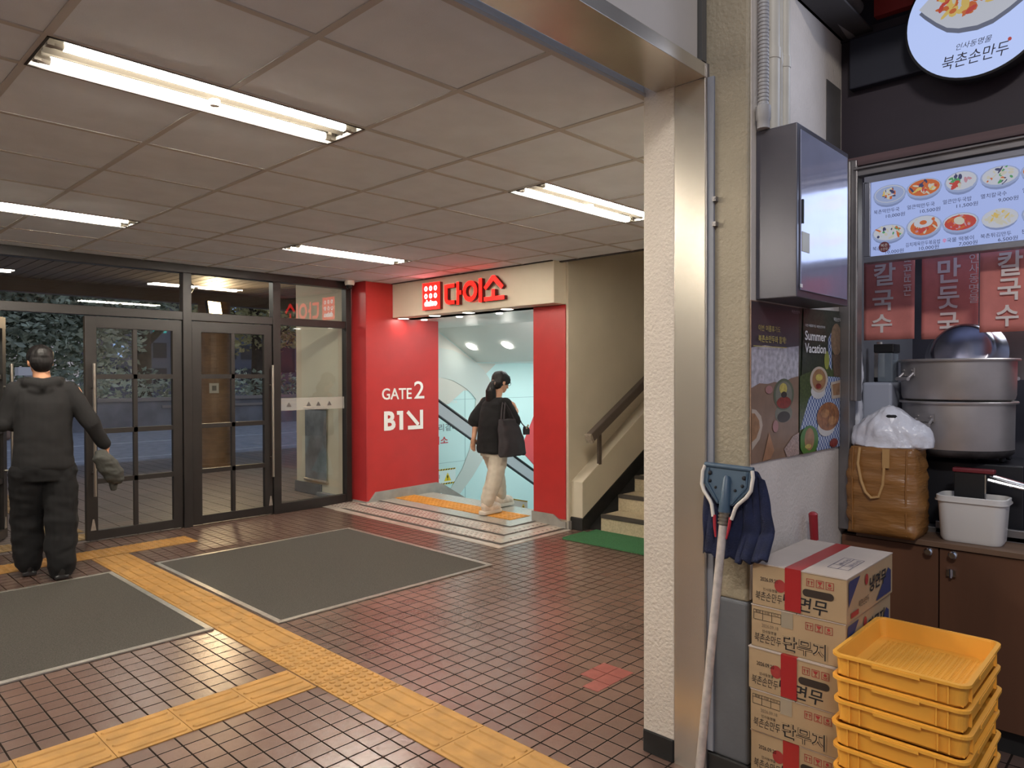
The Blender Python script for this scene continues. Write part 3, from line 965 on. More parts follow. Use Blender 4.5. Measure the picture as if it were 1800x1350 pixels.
tube_light(LX(4), LY(5.75), 'small twin tube light in front of the red glowing sign')
tube_light(LX(-4), LY(1.25), 'twin tube light far down the hall in the row closest to the opening')
tube_light(LX(-4), LY(5.75), 'twin tube light far down the hall in the row closest to the glass doors')
cm = empty('dome_camera', (4.60, 6.95, CZ), 'small white dome camera on the ceiling above the red column', 'security camera')
b = B(); b.lathe([(0.055, 0), (0.058, -0.03), (0.05, -0.05), (0.046, -0.052)], 24, 0, Matrix.Translation((4.60, 6.95, CZ))); b.build('mount', FIXT, cm, smooth=True)
b = B(); b.ell((4.60, 6.95, CZ - 0.055), (0.042, 0.042, 0.045), 18); b.build('dome', mat('smoked_dome', (26, 24, 26), 0.08), cm, smooth=True)

# ================================================================== MATS AND TACTILE PAVING
def floor_mat(name, x0, x1, y0, y1, label):
    t = empty(name, ((x0 + x1) / 2, (y0 + y1) / 2, 0), label, 'floor mat')
    b = B(); b.box(x0 + 0.03, x1 - 0.03, y0 + 0.03, y1 - 0.03, 0.001, 0.008); b.build('pile', MATG, t)
    b = B()
    w = 0.034
    b.box(x0, x1, y0, y0 + w, 0.001, 0.010); b.box(x0, x1, y1 - w, y1, 0.001, 0.010)
    b.box(x0, x0 + w, y0 + w, y1 - w, 0.001, 0.010); b.box(x1 - w, x1, y0 + w, y1 - w, 0.001, 0.010)
    for k in (0.012, 0.022):
        b.box(x0 + .01, x1 - .01, y0 + k, y0 + k + 0.003, 0.010, 0.0115)
    b.build('edging', ALU, t, bevel=0.002)
floor_mat('entrance_mat', 2.092, 3.885, 3.925, 5.90, 'dark grey entrance mat with metal edging in front of the closed glass doors')
floor_mat('entrance_mat', -1.2, 1.787, 4.11, 5.875, 'dark grey entrance mat with metal edging in front of the man')

def stadium(cx, cy, l, w, ang, z, hgt, b, mi=0):
    pts = []
    r = w / 2
    for k in range(7):
        a = -pi / 2 + pi * k / 6
        pts.append((l / 2 - r + r * cos(a), r * sin(a)))
    for k in range(7):
        a = pi / 2 + pi * k / 6
        pts.append((-l / 2 + r + r * cos(a), r * sin(a)))
    ca, sa = cos(ang), sin(ang)
    lo = [(cx + x * ca - y * sa, cy + x * sa + y * ca, z) for x, y in pts]
    sx, sy = (l - 0.008) / l, (w - 0.009) / w
    hi = [(cx + x * sx * ca - y * sy * sa, cy + x * sx * sa + y * sy * ca, z + hgt) for x, y in pts]
    n = len(pts)
    b.add(lo + hi, [(k, (k + 1) % n, n + (k + 1) % n, n + k) for k in range(n)] + [tuple(range(n, 2 * n))], mi)

def ribbed_tile(b, x, y, sx, sy, along_y, z=0.0):
    b.box(x + 0.0015, x + sx - 0.0015, y + 0.0015, y + sy - 0.0015, z, z + 0.004)
    L = (sy if along_y else sx) - 0.022
    Wd = sx if along_y else sy
    for k in range(4):
        o = Wd * (k + 0.5) / 4
        if along_y:
            stadium(x + o, y + sy / 2, L, 0.033, pi / 2, z + 0.004, 0.005, b)
        else:
            stadium(x + sx / 2, y + o, L, 0.033, 0, z + 0.004, 0.005, b)

def dot_tile(b, x, y, sx, sy, nx, ny, z=0.0):
    b.box(x + 0.001, x + sx - 0.001, y + 0.001, y + sy - 0.001, z, z + 0.004)
    for i in range(nx):
        for j in range(ny):
            b.lathe([(0.0165, 0), (0.0155, 0.003), (0.011, 0.0055), (0.0, 0.006)], 8, 0, Matrix.Translation((x + sx * (i + .5) / nx, y + sy * (j + .5) / ny, z + 0.0035)))
b = B()
y = 2.72
while y > -0.6:
    y -= 0.285
    ribbed_tile(b, 1.797, y, 0.278, 0.285, True)
tag(b.build('tactile_path', YEL, fix=False), 'yellow ribbed tactile path running from the dotted square towards the white jamb', 'tactile paving')
b = B()
y = 3.58
while y < 6.35:
    ribbed_tile(b, 1.797, y, 0.278, 0.2825, True)
    y += 0.2825
tag(b.build('tactile_path', YEL, fix=False), 'worn yellow ribbed tactile path between the two dark floor mats', 'tactile paving')
b = B()
for k in range(3):
    dot_tile(b, 1.797, 2.722 + 0.286 * k, 0.278, 0.284, 6, 6)
tag(b.build('tactile_dots', YEL, fix=False), 'yellow dotted tactile block where the ribbed paths meet', 'tactile paving')
b = B()
x = 1.79
while x > -2:
    x -= 0.288
    ribbed_tile(b, x, 2.995, 0.288, 0.28, False)
tag(b.build('tactile_path', YEL, fix=False), 'yellow ribbed tactile path branching off sideways below the empty mat', 'tactile paving')
b = B()
for k in range(8):
    dot_tile(b, 0.68 + 0.2475 * k, 6.43, 0.2465, 0.285, 5, 6)
tag(b.build('tactile_dots', YEL, fix=False), 'yellow dotted tactile row in front of the glass doors under the man', 'tactile paving')

# ================================================================== OUTSIDE
b = B(); b.box(-12, 4.72, YF, 8.36, -0.12, -0.002); b.box(-12, 30, 8.36, 13.3, -0.12, -0.002); struct(b.build('pavement', PAVEM, origin=(0, 0, 0)))
b = B(); b.box(-12, 30, 13.3, 13.5, -0.14, -0.005); struct(b.build('kerb', CONC))
b = B(); b.box(-30, 60, 13.5, 22.9, -0.25, -0.12); struct(b.build('road', ASPH, origin=(0, 0, 0)))
LINEW = mat('road_paint', (176, 178, 184), 0.7, nz=(10, 0.15))
b = B(); b.box(-30, 60, 18.4, 18.52, -0.12, -0.117); b.box(-30, 60, 15.0, 15.1, -0.12, -0.117); struct(b.build('road_markings', LINEW))
b = B(); b.box(-30, 60, 22.9, 23.2, -0.2, 0.72, 0); b.box(-30, 60, 22.85, 23.25, 0.72, 0.82, 1); b.box(8.4, 60, 22.86, 22.9, 0.5, 0.58, 1)
struct(b.build('wall_street', [CONC, mat('wall_capping', (150, 140, 132), 0.8)]))
b = B()
for k in range(2):
    dot_tile(b, 0.9 + 0.285 * k, 7.22, 0.285, 0.285, 6, 6)
for k in range(2):
    dot_tile(b, 1.8 + 0.285 * k, 7.22, 0.285, 0.285, 6, 6)
y = 7.6
while y < 12.5:
    ribbed_tile(b, 1.797, y, 0.278, 0.285, True); y += 0.285
tag(b.build('tactile_path', mat('weathered_tactile', (150, 124, 84), 0.5, nz=(6, 0.2)), fix=False), 'tactile paving outside the open door leading to the road', 'tactile paving')
# porch roof with narrow boards
PORCH = mat('porch_boards', (134, 122, 112), 0.6, nz=(3, 0.15), stretch=(6, 0.4, 1))
b = B()
x = -6.0
while x < 16:
    b.box(x, x + 0.135, 7.16, 11.9, 2.85, 2.88); x += 0.15
b.box(-6, 16, 7.16, 11.9, 2.875, 2.9)
struct(b.build('ceiling_porch', PORCH))
b = B(); b.box(-6, 16, 11.8, 12.0, 2.66, 3.0); struct(b.build('beam_porch', mat('porch_beam', (112, 100, 94), 0.6)))
b = B(); b.box(-6, 16, YF, 7.2, CZ, 3.2); struct(b.build('wall_above_glass', PLASTER))
# outside side wall with a roll banner
b = B(); b.box(4.72, 4.9, 7.16, 8.35, 0, 2.86); struct(b.build('wall_outside', PLASTER))
b = B(); b.box(4.70, 4.9, 7.75, 8.37, 0, 0.135); struct(b.build('baseboard_outside', GREYD))
b = B(); b.box(4.66, 4.9, 7.2, 7.78, 0, 0.05); struct(b.build('slab_outside', CONC))
ban = empty('hanging_banner', (4.69, 7.86, 0.17), 'grey hanging banner on the outdoor wall seen through the side pane', 'banner')
b = B(); b.box(4.700, 4.704, 7.62, 8.11, 0.19, 1.06); b.build('sheet', mat('grey_banner_print', (112, 116, 122), 0.5, nz=(4, 0.35)), ban)
b = B(); b.tube([(4.70, 7.605, 1.075), (4.70, 8.125, 1.075)], 0.017, 10); b.build('top_bar', ALU, ban, smooth=True)
b = B(); b.tube([(4.70, 7.605, 0.18), (4.70, 8.125, 0.18)], 0.017, 10); b.build('bottom_bar', ALU, ban, smooth=True)
# tiled pillar with a flood lamp and a small plate
PILL = mat('pillar_tiles', (134, 102, 72), 0.45, nz=(8, 0.12))
b = B()
prof = [(0.30, 0.0), (0.30, 0.04), (0.255, 0.05)]
z = 0.05
while z < 2.66:
    prof += [(0.25, z), (0.25, z + 0.052), (0.246, z + 0.054), (0.246, z + 0.058)]
    z += 0.06
b.lathe(prof, 40, 0, Matrix.Translation((5.14, 11.72, 0)))
struct(b.build('column', PILL))
b = B(); b.box(4.94, 5.09, 11.455, 11.47, 1.2, 1.36, 0); b.box(4.98, 5.05, 11.452, 11.456, 1.24, 1.32, 1)
tag(b.build('pillar_plate', [mat('plate_white', (200, 194, 184), 0.6), mat('plate_grey', (120, 116, 110), 0.6)]), 'small square plate on the tiled pillar outside', 'sign')
fl = empty('flood_lamp', (5.0, 11.45, 2.5), 'square glowing flood lamp at the top of the outdoor pillar', 'lamp')
MF = Matrix.Translation((5.0, 11.42, 2.56)) @ Matrix.Rotation(radians(-18), 4, 'X') @ Matrix.Rotation(radians(8), 4, 'Z')
b = B(); b.obox(MF, 0.25, 0.07, 0.24); b.build('case', SOFTB, fl, bevel=0.01)
b = B(); b.obox(MF @ Matrix.Translation((0, -0.037, 0)), 0.215, 0.006, 0.205); b.build('lens', emit('flood_glow', (255, 220, 160), 14), fl)
b = B(); b.tube([(5.0, 11.44, 2.56), (5.05, 11.52, 2.56)], 0.025, 8); b.build('arm', SOFTB, fl)
lamp('flood_beam', 'SPOT', (4.98, 11.28, 2.56), 75, (1.0, 0.72, 0.42), 0.11, target=(3.6, 7.6, 0.6), spot=radians(150))
sp = empty('spot_light', (4.0, 10.3, 2.8), 'dark spotlight under the porch boards beside the glowing lamp', 'spotlight')
b = B(); b.tube([(4.05, 10.0, 2.70), (3.92, 9.8, 2.60)], 0.06, 12); b.build('head', SOFTB, sp, smooth=True)
b = B(); b.tube([(4.05, 10.02, 2.70), (4.06, 10.05, 2.85)], 0.018, 8); b.build('bracket', SOFTB, sp)
lamp('porch_fill', 'AREA', (3.0, 8.9, 2.82), 18, (1.0, 0.93, 0.82), 0.8, 0.3, (3.6, 8.5, 0))  # added fill without a fixture, brightens the outdoor side wall
# white post beyond the road
wp = empty('street_post', (4.85, 22.3, -0.12), 'white post with a wide cap beside the road behind the man head', 'post')
b = B(); b.box(4.74, 4.98, 22.2, 22.4, -0.12, 1.5); b.build('shaft', WHITEP, wp)
b = B(); b.box(4.55, 5.08, 22.1, 22.5, 1.5, 1.72); b.build('cap', WHITEP, wp)

# trees and hedge
LEAFM = mat('leaf_green', (166, 176, 156), 0.6, nz=(1.3, 0.45), spec=0.3)
LEAFW = mat('leaf_olive', (170, 162, 116), 0.6, nz=(1.5, 0.4), spec=0.3)
BARK = mat('bark', (62, 52, 44), 0.9, nz=(8, 0.3), bump=(30, 0.6, 0.02))
def crown(name, blobs, n, size, m, parent=None, rnd=None):
    rnd = rnd or random.Random(len(blobs) * 31 + n)
    b = B()
    tot = sum(r[3] * r[5] for r in blobs)
    for (cx, cy, cz, rx, ry, rz) in blobs:
        for _ in range(int(n * rx * rz / tot)):
            v = Vector((rnd.gauss(0, 1), rnd.gauss(0, 1), rnd.gauss(0, 1))).normalized() * (rnd.random() ** 0.35)
            p = Vector((cx + v.x * rx, cy + v.y * ry, cz + v.z * rz))
            a = Vector((rnd.gauss(0, 1), rnd.gauss(0, 1), rnd.gauss(0, 0.6))).normalized()
            c = a.orthogonal().normalized()
            c = (Matrix.Rotation(rnd.random() * 6.28, 3, a) @ c)
            s = size * (0.6 + 0.8 * rnd.random())
            b.add([p - a * s, p + c * s * .45, p + a * s, p - c * s * .45], [(0, 1, 2, 3)])
    return b.build(name, m, parent, fix=False)
def tree(x, y, h, r, blobs, n, size, m, label):
    t = empty('street_tree', (x, y, 0), label, 'tree')
    b = B(); b.tube([(x, y, -0.1), (x + .05, y, h * .3), (x - .08, y + .1, h * .6)], [r, r * .8, r * .5], 10)
    for k in range(5):
        a = k * 1.3
        b.tube([(x, y, h * (.28 + .05 * k)), (x + 1.1 * cos(a), y + 1.1 * sin(a), h * (.40 + .06 * k)), (x + 2.0 * cos(a), y + 2.0 * sin(a), h * (.5 + .05 * k))], [r * .45, r * .3, r * .12], 7)
    b.build('trunk', BARK, t, smooth=True)
    crown('crown', blobs, n, size, m, t)
    return t
tree(4.6, 26.5, 9, 0.3, [(4.5, 26.5, 5.6, 4.2, 2.6, 4.4), (2.2, 26, 4, 3, 2, 3.4), (6.5, 27.2, 3.4, 3, 1.8, 2.9)], 34000, 0.125, LEAFM, 'dense dark tree across the road behind the man')
tree(-1.5, 27.5, 9, 0.3, [(-1.5, 27.5, 5.4, 4.2, 2.6, 4.6), (1, 28.5, 4.2, 3.4, 2, 3.6)], 13000, 0.13, LEAFM, 'dense dark tree at the far edge of the open doorway')
tree(9.4, 27.5, 9, 0.34, [(9.3, 27.5, 6.6, 3.6, 2.2, 3.6), (8, 27.8, 4.6, 2.4, 1.5, 1.8)], 13000, 0.125, LEAFM, 'tall street tree whose trunk shows through the middle door')
tree(13.0, 26.0, 8, 0.24, [(13.6, 26, 5.2, 3.2, 2.0, 2.8), (16.5, 26.5, 4.8, 3, 2.0, 2.6), (12, 26, 3.4, 1.8, 1.2, 1.2)], 7000, 0.115, LEAFW, 'loose olive tree beyond the tiled pillar')
tree(18.5, 30.0, 9, 0.24, [(18.5, 30, 6.0, 4.4, 2.0, 3.4), (15.0, 31, 7.5, 4.4, 2.0, 2.6), (23, 30, 6, 4, 2, 4)], 9000, 0.15, LEAFM, 'tree behind the olive tree through the far door panes')
hd = crown('hedge', [(x, 24.1, 0.95, 1.3, 0.7, 0.85) for x in range(-8, 34, 2)], 9000, 0.11, LEAFM)
hd['kind'] = 'stuff'
tag(hd, 'low clipped hedge behind the concrete street wall', 'hedge')
# far buildings with lit windows
def block(x0, x1, y, z1, wcol, rows, cols, wins, label):
    t = empty('city_block', ((x0 + x1) / 2, y, 0), label, 'building')
    b = B(); b.box(x0, x1, y, y + 6, -0.3, z1); b.build('wall', wcol, t)
    rnd = random.Random(int(x0 * 7 + y))
    dx, dz = (x1 - x0) / cols, (z1 - 1.0) / rows
    for i in range(cols):
        for j in range(rows):
            b = B(); b.box(x0 + dx * (i + .15), x0 + dx * (i + .85), y - 0.05, y, 0.8 + dz * (j + .15), 0.8 + dz * (j + .75))
            b.build('window', rnd.choice(wins), t)
WCOOL = emit('window_cool', (170, 200, 255), 0.4)
WTEAL = emit('window_teal', (70, 190, 190), 0.4)
WWARM = emit('window_warm', (255, 205, 140), 1.6)
WDARK = mat('window_dark', (40, 44, 52), 0.15)
BW = mat('block_wall', (84, 90, 104), 0.8)
block(14, 24, 46, 15, BW, 9, 9, [WCOOL, WDARK, WTEAL, WDARK, WDARK], 'grey shop block with cool lit windows far beyond the trees')
block(25, 60, 52, 26, mat('block_wall_dark', (86, 88, 100), 0.8), 4, 7, [WCOOL, WTEAL, WWARM, WDARK, WDARK, WDARK], 'tall dim block with coloured lit windows far beyond the trees')
block(-30, 11, 60, 34, mat('block_wall_brown', (92, 82, 78), 0.8), 5, 6, [WDARK, WDARK, WDARK, WWARM], 'added dark block covering the bright sky behind the dense trees')  # widened and raised to block bright sky between the leaves

# ================================================================== FOOD STALL
b = B()
b.box(3.35, 4.5, YC, 1.31, 0, 3.4); struct(b.build('wall_stall_side', mat('stall_inner_wall', (92, 92, 100), 0.6)))
b = B(); b.box(4.4, 4.5, -1.6, YC, 0, 3.4); struct(b.build('wall_stall_back', mat('stall_back_wall', (60, 60, 70), 0.5, nz=(4, 0.2))))
b = B(); b.box(2.45, 4.6, -1.6, YC, 3.14, 3.2); struct(b.build('ceiling_arcade', mat('dark_soffit', (46, 44, 50), 0.8)))
b = B(); b.box(3.28, 3.34, -1.6, 1.131, 2.41, 2.955, 0); b.box(3.268, 3.28, -1.6, 1.131, 2.925, 2.96, 0); struct(b.build('wall_stall_fascia', DARKW))
b = B(); b.box(3.262, 3.34, -1.6, 1.131, 2.375, 2.412); struct(b.build('trim_fascia', mat('fascia_board', (92, 70, 72), 0.45, nz=(3, 0.3), stretch=(1, 0.2, 6))))
b = B(); b.box(3.25, 3.30, -1.6, 1.067, 2.326, 2.36, 0); b.box(3.235, 3.25, -1.6, 1.067, 2.352, 2.362, 0); struct(b.build('trim_steel_channel', STEELD, bevel=0.003))
b = B(); b.box(3.255, 3.33, 1.084, 1.131, 0.8, 2.40); b.box(3.255, 3.33, 1.058, 1.084, 1.36, 2.40); b.box(3.245, 3.256, 1.052, 1.066, 1.36, 2.37); struct(b.build('trim_stall_post', STEELD, bevel=0.004))
b = B(); b.box(3.25, 3.29, -1.6, 0.99, 2.985, 3.13); tag(b.build('red_board', mat('red_board_paint', (150, 46, 44), 0.5)), 'dull red board over the dark stall fascia', 'board')
b = B(); b.box(3.235, 3.28, 0.80, 1.085, 2.70, 2.915); tag(b.build('fascia_box', mat('navy_panel', (28, 30, 44), 0.6), bevel=0.006), 'dark navy box on the fascia behind the round sign', 'box')

# round glowing sign
cs = empty('round_sign', (3.2, 0.602, 2.6), 'round glowing white sign with food picture and brush lettering', 'sign')
MXN = Matrix(((0, 0, -1), (0, 1, 0), (1, 0, 0))).to_4x4()      # disc axis towards -X
b = B(); b.lathe([(0.243, -0.066), (0.246, 0.0), (0.238, 0.003)], 64, 0, Matrix.Translation((3.165, 0.602, 2.838)) @ MXN); b.build('case', SOFTB, cs, smooth=True)
LAV = emit('sign_glow_white', (188, 206, 255), 0.50)
b = B(); b.lathe([(0.237, 0.0), (0.237, 0.004), (0.0, 0.005)], 64, 0, Matrix.Translation((3.165, 0.602, 2.838)) @ MXN); b.build('face', LAV, cs)
def epoly(y, z, ry, rz, n=20, rot=0.0, x=3.158):
    return [(x, y + ry * cos(t) * cos(rot) - rz * sin(t) * sin(rot), z + ry * cos(t) * sin(rot) + rz * sin(t) * cos(rot)) for t in [2 * pi * k / n for k in range(n)]]
FOOD = {k: emit('print_' + k, c, 0.32) for k, c in dict(orange=(224, 120, 70), yellow=(240, 208, 120), red=(214, 84, 76), green=(96, 176, 120), white=(222, 226, 240), cream=(226, 222, 206), pink=(216, 160, 176), navy=(76, 80, 120), shade=(120, 126, 150), bowl=(176, 192, 236), rim=(150, 166, 214)).items()}
fk = list(FOOD)
FM = [FOOD[k] for k in fk]
b = B()
def fp(pts, col):
    b.add(pts, [tuple(range(len(pts)))], fk.index(col))
pl = [(0.796, 2.907), (0.775, 2.88), (0.736, 2.838), (0.70, 2.806), (0.66, 2.79), (0.60, 2.782), (0.55, 2.79), (0.50, 2.815), (0.43, 2.86), (0.43, 2.95), (0.7, 2.99)]
fp([(3.1585, y, z - 0.014) for y, z in pl], 'shade')
fp([(3.158, y, z + 0.004) for y, z in pl], 'white')
rnd = random.Random(4)
for _ in range(110):
    y = rnd.uniform(0.47, 0.72); z = rnd.uniform(2.845 + 0.25 * abs(y - 0.63), 2.99 - 0.1 * abs(y - .6))
    fp(epoly(y, z, rnd.uniform(.008, .03), rnd.uniform(.006, .018), 8, rnd.random() * 3, 3.1575 - rnd.random() * 0.001), rnd.choice(['orange', 'yellow', 'red', 'orange', 'yellow', 'cream']))
b.build('food_picture', FM, cs, fix=False)
INK = emit('brush_ink', (60, 52, 78), 0.12)
letters(cs, INK, [('인사동명물', (3.157, 0.672, 2.712), 0.115, 0.024, dict(slant=0.3)), ('북촌손만두', (3.157, 0.720, 2.648), 0.215, 0.052, dict(slant=0.2))], **XM)
b = B(); b.add(epoly(0.498, 2.702, 0.006, 0.007, x=3.157), [tuple(range(20))]); b.build('seal', FOOD['red'], cs, fix=False)
lamp('round_sign_light', 'AREA', (3.10, 0.60, 2.82), 1.6, (0.72, 0.80, 1.0), 0.4, None, (0, 0.6, 2.4), shape='DISK')

# lit menu board
mb = empty('menu_board', (3.27, 0.06, 1.95), 'backlit menu board with bowls of food and prices over the stall counter', 'menu board')
b = B()
y0, y1, z0, z1 = -0.90, 1.025, 1.950, 2.316
b.box(3.242, 3.30, y0, y1, z0, z0 + 0.026); b.box(3.242, 3.30, y0, y1, z1 - 0.026, z1)
b.box(3.242, 3.30, y0, y0 + 0.026, z0 + 0.026, z1 - 0.026); b.box(3.242, 3.30, y1 - 0.026, y1, z0 + 0.026, z1 - 0.026)
b.build('frame', mat('menu_frame', (150, 152, 162), 0.35, 0.8), mb, bevel=0.003)
MENUG = emit('menu_glow', (180, 198, 255), 0.40)
b = B(); b.box(3.252, 3.29, y0 + 0.026, y1 - 0.026, z0 + 0.026, z1 - 0.026); b.build('lit_panel', MENUG, mb)
PX = 3.2515
b = B()
def dish(cy, cz, ry, rz, kind):
    e = lambda yy, zz, r1, r2, l, rot=0: epoly(cy + yy * ry, cz + zz * rz, r1 * ry, r2 * rz, 18, rot, PX - 0.0002 * l)
    fp(e(0, -.12, .95, .86, 0), 'rim'); fp(e(0, 0, 1, .8, 1), 'bowl'); fp(e(0, .06, .9, .68, 2), 'white')
    rr = random.Random(int(cy * 977) + int(cz * 71))
    if kind == 'clear':
        cols = ['cream', 'yellow', 'navy', 'white', 'orange']; fp(e(0, .05, .86, .62, 3), 'bowl'); R = .4
    elif kind == 'redsoup':
        fp(e(0, .05, .88, .66, 3), 'orange'); cols = ['cream', 'red', 'navy', 'yellow', 'orange', 'cream']; R = .7
    elif kind == 'mixed':
        cols = ['green', 'navy', 'pink', 'white', 'cream', 'red']; R = .72
    elif kind == 'noodle':
        cols = ['white', 'cream', 'green', 'navy', 'orange', 'cream', 'white']; R = .75
    elif kind == 'rice':
        fp(e(0, -.05, .75, .6, 3), 'orange'); cols = ['red', 'orange', 'cream', 'pink']; R = .66
    elif kind == 'tteok':
        fp(e(0, 0, .85, .62, 3), 'red'); cols = ['orange', 'red', 'pink', 'orange']; R = .66
    else:
        fp(e(0, 0, .98, .8, 3), 'white'); cols = ['cream', 'yellow', 'cream', 'cream']; R = .7
    for k in range(34):
        a, q = rr.random() * 6.28, R * rr.random() ** .5
        fp(e(q * cos(a), .05 + q * sin(a) * .72, rr.uniform(.06, .24), rr.uniform(.05, .13), 4 + k * .15, rr.random() * 3), cols[k % len(cols)] if kind != 'mixed' else cols[int((a / 6.2832) * 6) % 6])
    if kind == 'rice':
        fp(e(.02, .25, .52, .34, 10), 'white'); fp(e(.02, .27, .2, .16, 11), 'orange')
    if kind == 'tteok':
        fp(e(.05, .15, .3, .3, 10, .5), 'cream')
for q in ((0.927, 2.226, .064, .052, 'clear'), (0.799, 2.230, .065, .050, 'redsoup'), (0.669, 2.232, .058, .052, 'mixed'), (0.541, 2.228, .065, .050, 'noodle'), (0.412, 2.228, .065, .05, 'redsoup'),
          (0.930, 2.066, .065, .046, 'noodle'), (0.799, 2.076, .066, .056, 'rice'), (0.671, 2.072, .064, .049, 'tteok'), (0.541, 2.070, .060, .046, 'dumpling'), (0.41, 2.07, .064, .05, 'clear')):
    dish(*q)
b.build('dish_picture', FM, mb, fix=False)
MINK = emit('menu_ink', (56, 58, 96), 0.25)
b = B()
PT = 3.2505
def mt(s, y, z, w, h=0.0175):
    write(b, s, (PT, y, z), w=w, h=h, **XM)
mt('북촌떡만두국', .987, 2.152, .098); mt('10,000원', .940, 2.129, .072)
mt('얼큰떡만두국', .860, 2.152, .100); mt('10,500원', .812, 2.129, .072)
mt('얼큰만두국밥', .731, 2.152, .098); mt('11,500원', .684, 2.129, .072)
mt('멸치칼국수', .602, 2.152, .083); mt('9,000원', .546, 2.129, .063)
mt('얼큰칼국수', .470, 2.152, .083); mt('10,000원', .42, 2.129, .072)
mt('북촌냉면', .992, 1.999, .07); mt('10,000원', .941, 1.979, .069)
mt('김치제육만두볶음밥', .865, 1.999, .126); mt('10,000원', .815, 1.979, .071)
mt('국물 떡볶이', .717, 1.999, .092); mt('7,000원', .675, 1.979, .062)
mt('북촌튀김만두', .603, 1.999, .099); mt('6,500원', .546, 1.979, .062)
mt('짠만두', .472, 1.999, .05)
b.build('lettering', MINK, mb, fix=False)
b = B(); write(b, '辛', (PT, .732, 1.999), w=0.014, h=0.0175, **XM); b.build('red_lettering', emit('menu_red', (224, 60, 90), .5), mb, fix=False)
b = B(); b.add(epoly(0.946, 2.010, .021, .022, 24, 0, 3.2485), [tuple(range(24))]); stk = b.build('round_sticker', mat('sticker_brown', (120, 62, 66), 0.5), mb, fix=False)
b = B(); write(b, '북촌', (3.2478, .960, 2.011), w=.028, h=.013, **XM); write(b, '손만두', (3.2478, .961, 1.995), w=.03, h=.012, **XM); b.build('sticker_lettering', WHITEP, mb, fix=False)
lamp('menu_light', 'AREA', (3.225, 0.1, 2.13), 2.5, (0.62, 0.74, 1.0), 1.6, 0.3, (0, 0.1, 2.0))

# hanging cloth strips
CLOTH = mat('noren_cloth', (208, 128, 120), 0.85, nz=(12, 0.08), bump=(300, 0.3, 0.001))
CPRINT = mat('noren_print', (226, 214, 210), 0.8)
def noren(x, ya, yb, zt, zb, chars, small, label):
    """ya: the edge nearer the poster wall"""
    t = empty('door_curtain', (x, (ya + yb) / 2, zb), label, 'hanging cloth', 'printed cloth strips over the counter')
    b = B()
    nx, nz = 14, 10
    vs, fs = [], []
    for j in range(nz + 1):
        for i in range(nx + 1):
            u, v = i / nx, j / nz
            vs.append((x + 0.005 * sin(u * 9 + x * 50) * v, ya + (yb - ya) * u, zt + (zb - zt) * v))
    for j in range(nz):
        for i in range(nx):
            a = j * (nx + 1) + i
            fs.append((a, a + 1, a + nx + 2, a + nx + 1))
    b.add(vs, fs)
    o = b.build('cloth', CLOTH, t, smooth=True, fix=False)
    so = o.modifiers.new('thick', 'SOLIDIFY'); so.thickness = 0.002
    b = B()
    for s, yl, yr, z_lo, z_hi in chars + small:
        write(b, s, (x - 0.008, yl, z_lo), w=yl - yr, h=z_hi - z_lo, bold=0.02 if len(chars) and (s, yl, yr, z_lo, z_hi) in chars else 0.0, right=(0, -1, 0), upv=(0, 0, 1))
    b.build('lettering', CPRINT, t, fix=False)
def sc(k, lst):
    return [(s, yl * k, yr * k, 1.475 + (a - 1.475) * k, 1.475 + (c - 1.475) * k) for s, yl, yr, a, c in lst]
def col(txt, yl, yr, zt, zb):
    n = len(txt); h = (zt - zb) / n
    return [(ch, yl, yr, zt - h * (i + 1) + h * .1, zt - h * i) for i, ch in enumerate(txt)]
k = 3.55 / 3.22
noren(3.55, 1.016 * k, 0.822 * k, 2.0, 1.475 + 0.145 * k, sc(k, [('칼', .975, .892, 1.845, 1.937), ('국', .980, .900, 1.741, 1.826), ('수', .983, .904, 1.650, 1.726)]), sc(k, col('뜨끈뜨끈', .862, .833, 1.955, 1.792)), 'red cloth strip with white noodle lettering closest to the poster wall')
noren(3.60, 0.808 * k, 0.611 * k, 2.0, 1.475 + 0.143 * k, sc(k, [('만', .750, .670, 1.84, 1.937), ('둣', .750, .674, 1.737, 1.826), ('국', .749, .676, 1.635, 1.722)]), sc(k, col('인사동명물', .641, .610, 1.945, 1.75)), 'red cloth strip behind the tilted steel wok')
k = 3.36 / 3.22
noren(3.36, 0.598 * k, 0.36 * k, 1.97, 1.475 + 0.160 * k, sc(k, [('칼', .540, .462, 1.843, 1.935), ('국', .540, .468, 1.752, 1.833), ('수', .546, .474, 1.655, 1.735)]), [], 'red cloth strip overlapping the top of the steel wok')

# cabinet, counter
cab = empty('stall_cabinet', (3.55, 0.1, 0), 'brown laminate cabinet under the stall counter', 'cabinet')
b = B(); b.box(3.296, 3.85, -1.4, 1.126, 0.1, 0.776); b.build('body', mat('cabinet_carcass', (70, 44, 32), 0.6), cab)
b = B(); b.box(3.33, 3.85, -1.4, 1.126, 0.0, 0.1); b.build('plinth', BLACKB, cab)
for ya, yb, ky in ((0.747, 1.122, 0.778), (0.15, 0.742, 0.692)):
    b = B(); b.box(3.276, 3.296, ya, yb, 0.105, 0.772); dr = b.build('door', WOOD, cab, bevel=0.0015)
    b = B(); b.lathe([(0.013, 0), (0.013, 0.003), (0.006, 0.005), (0.006, 0.016), (0.015, 0.018), (0.016, 0.026), (0.011, 0.031), (0.0, 0.031)], 20, 0, Matrix.Translation((3.276, ky, 0.756)) @ MXN)
    b.build('knob', CHROME, dr, smooth=True)
    if ya < 0.5:
        b = B(); b.box(3.262, 3.276, 0.683, 0.715, 0.668, 0.695); b.tube([(3.26, 0.699, 0.664), (3.26, 0.699, 0.699)], 0.006, 8); b.build('catch', CHROME, dr)
b = B(); b.box(3.276, 3.296, -1.4, 0.146, 0.105, 0.772); b.build('door', WOOD, cab, bevel=0.0015)
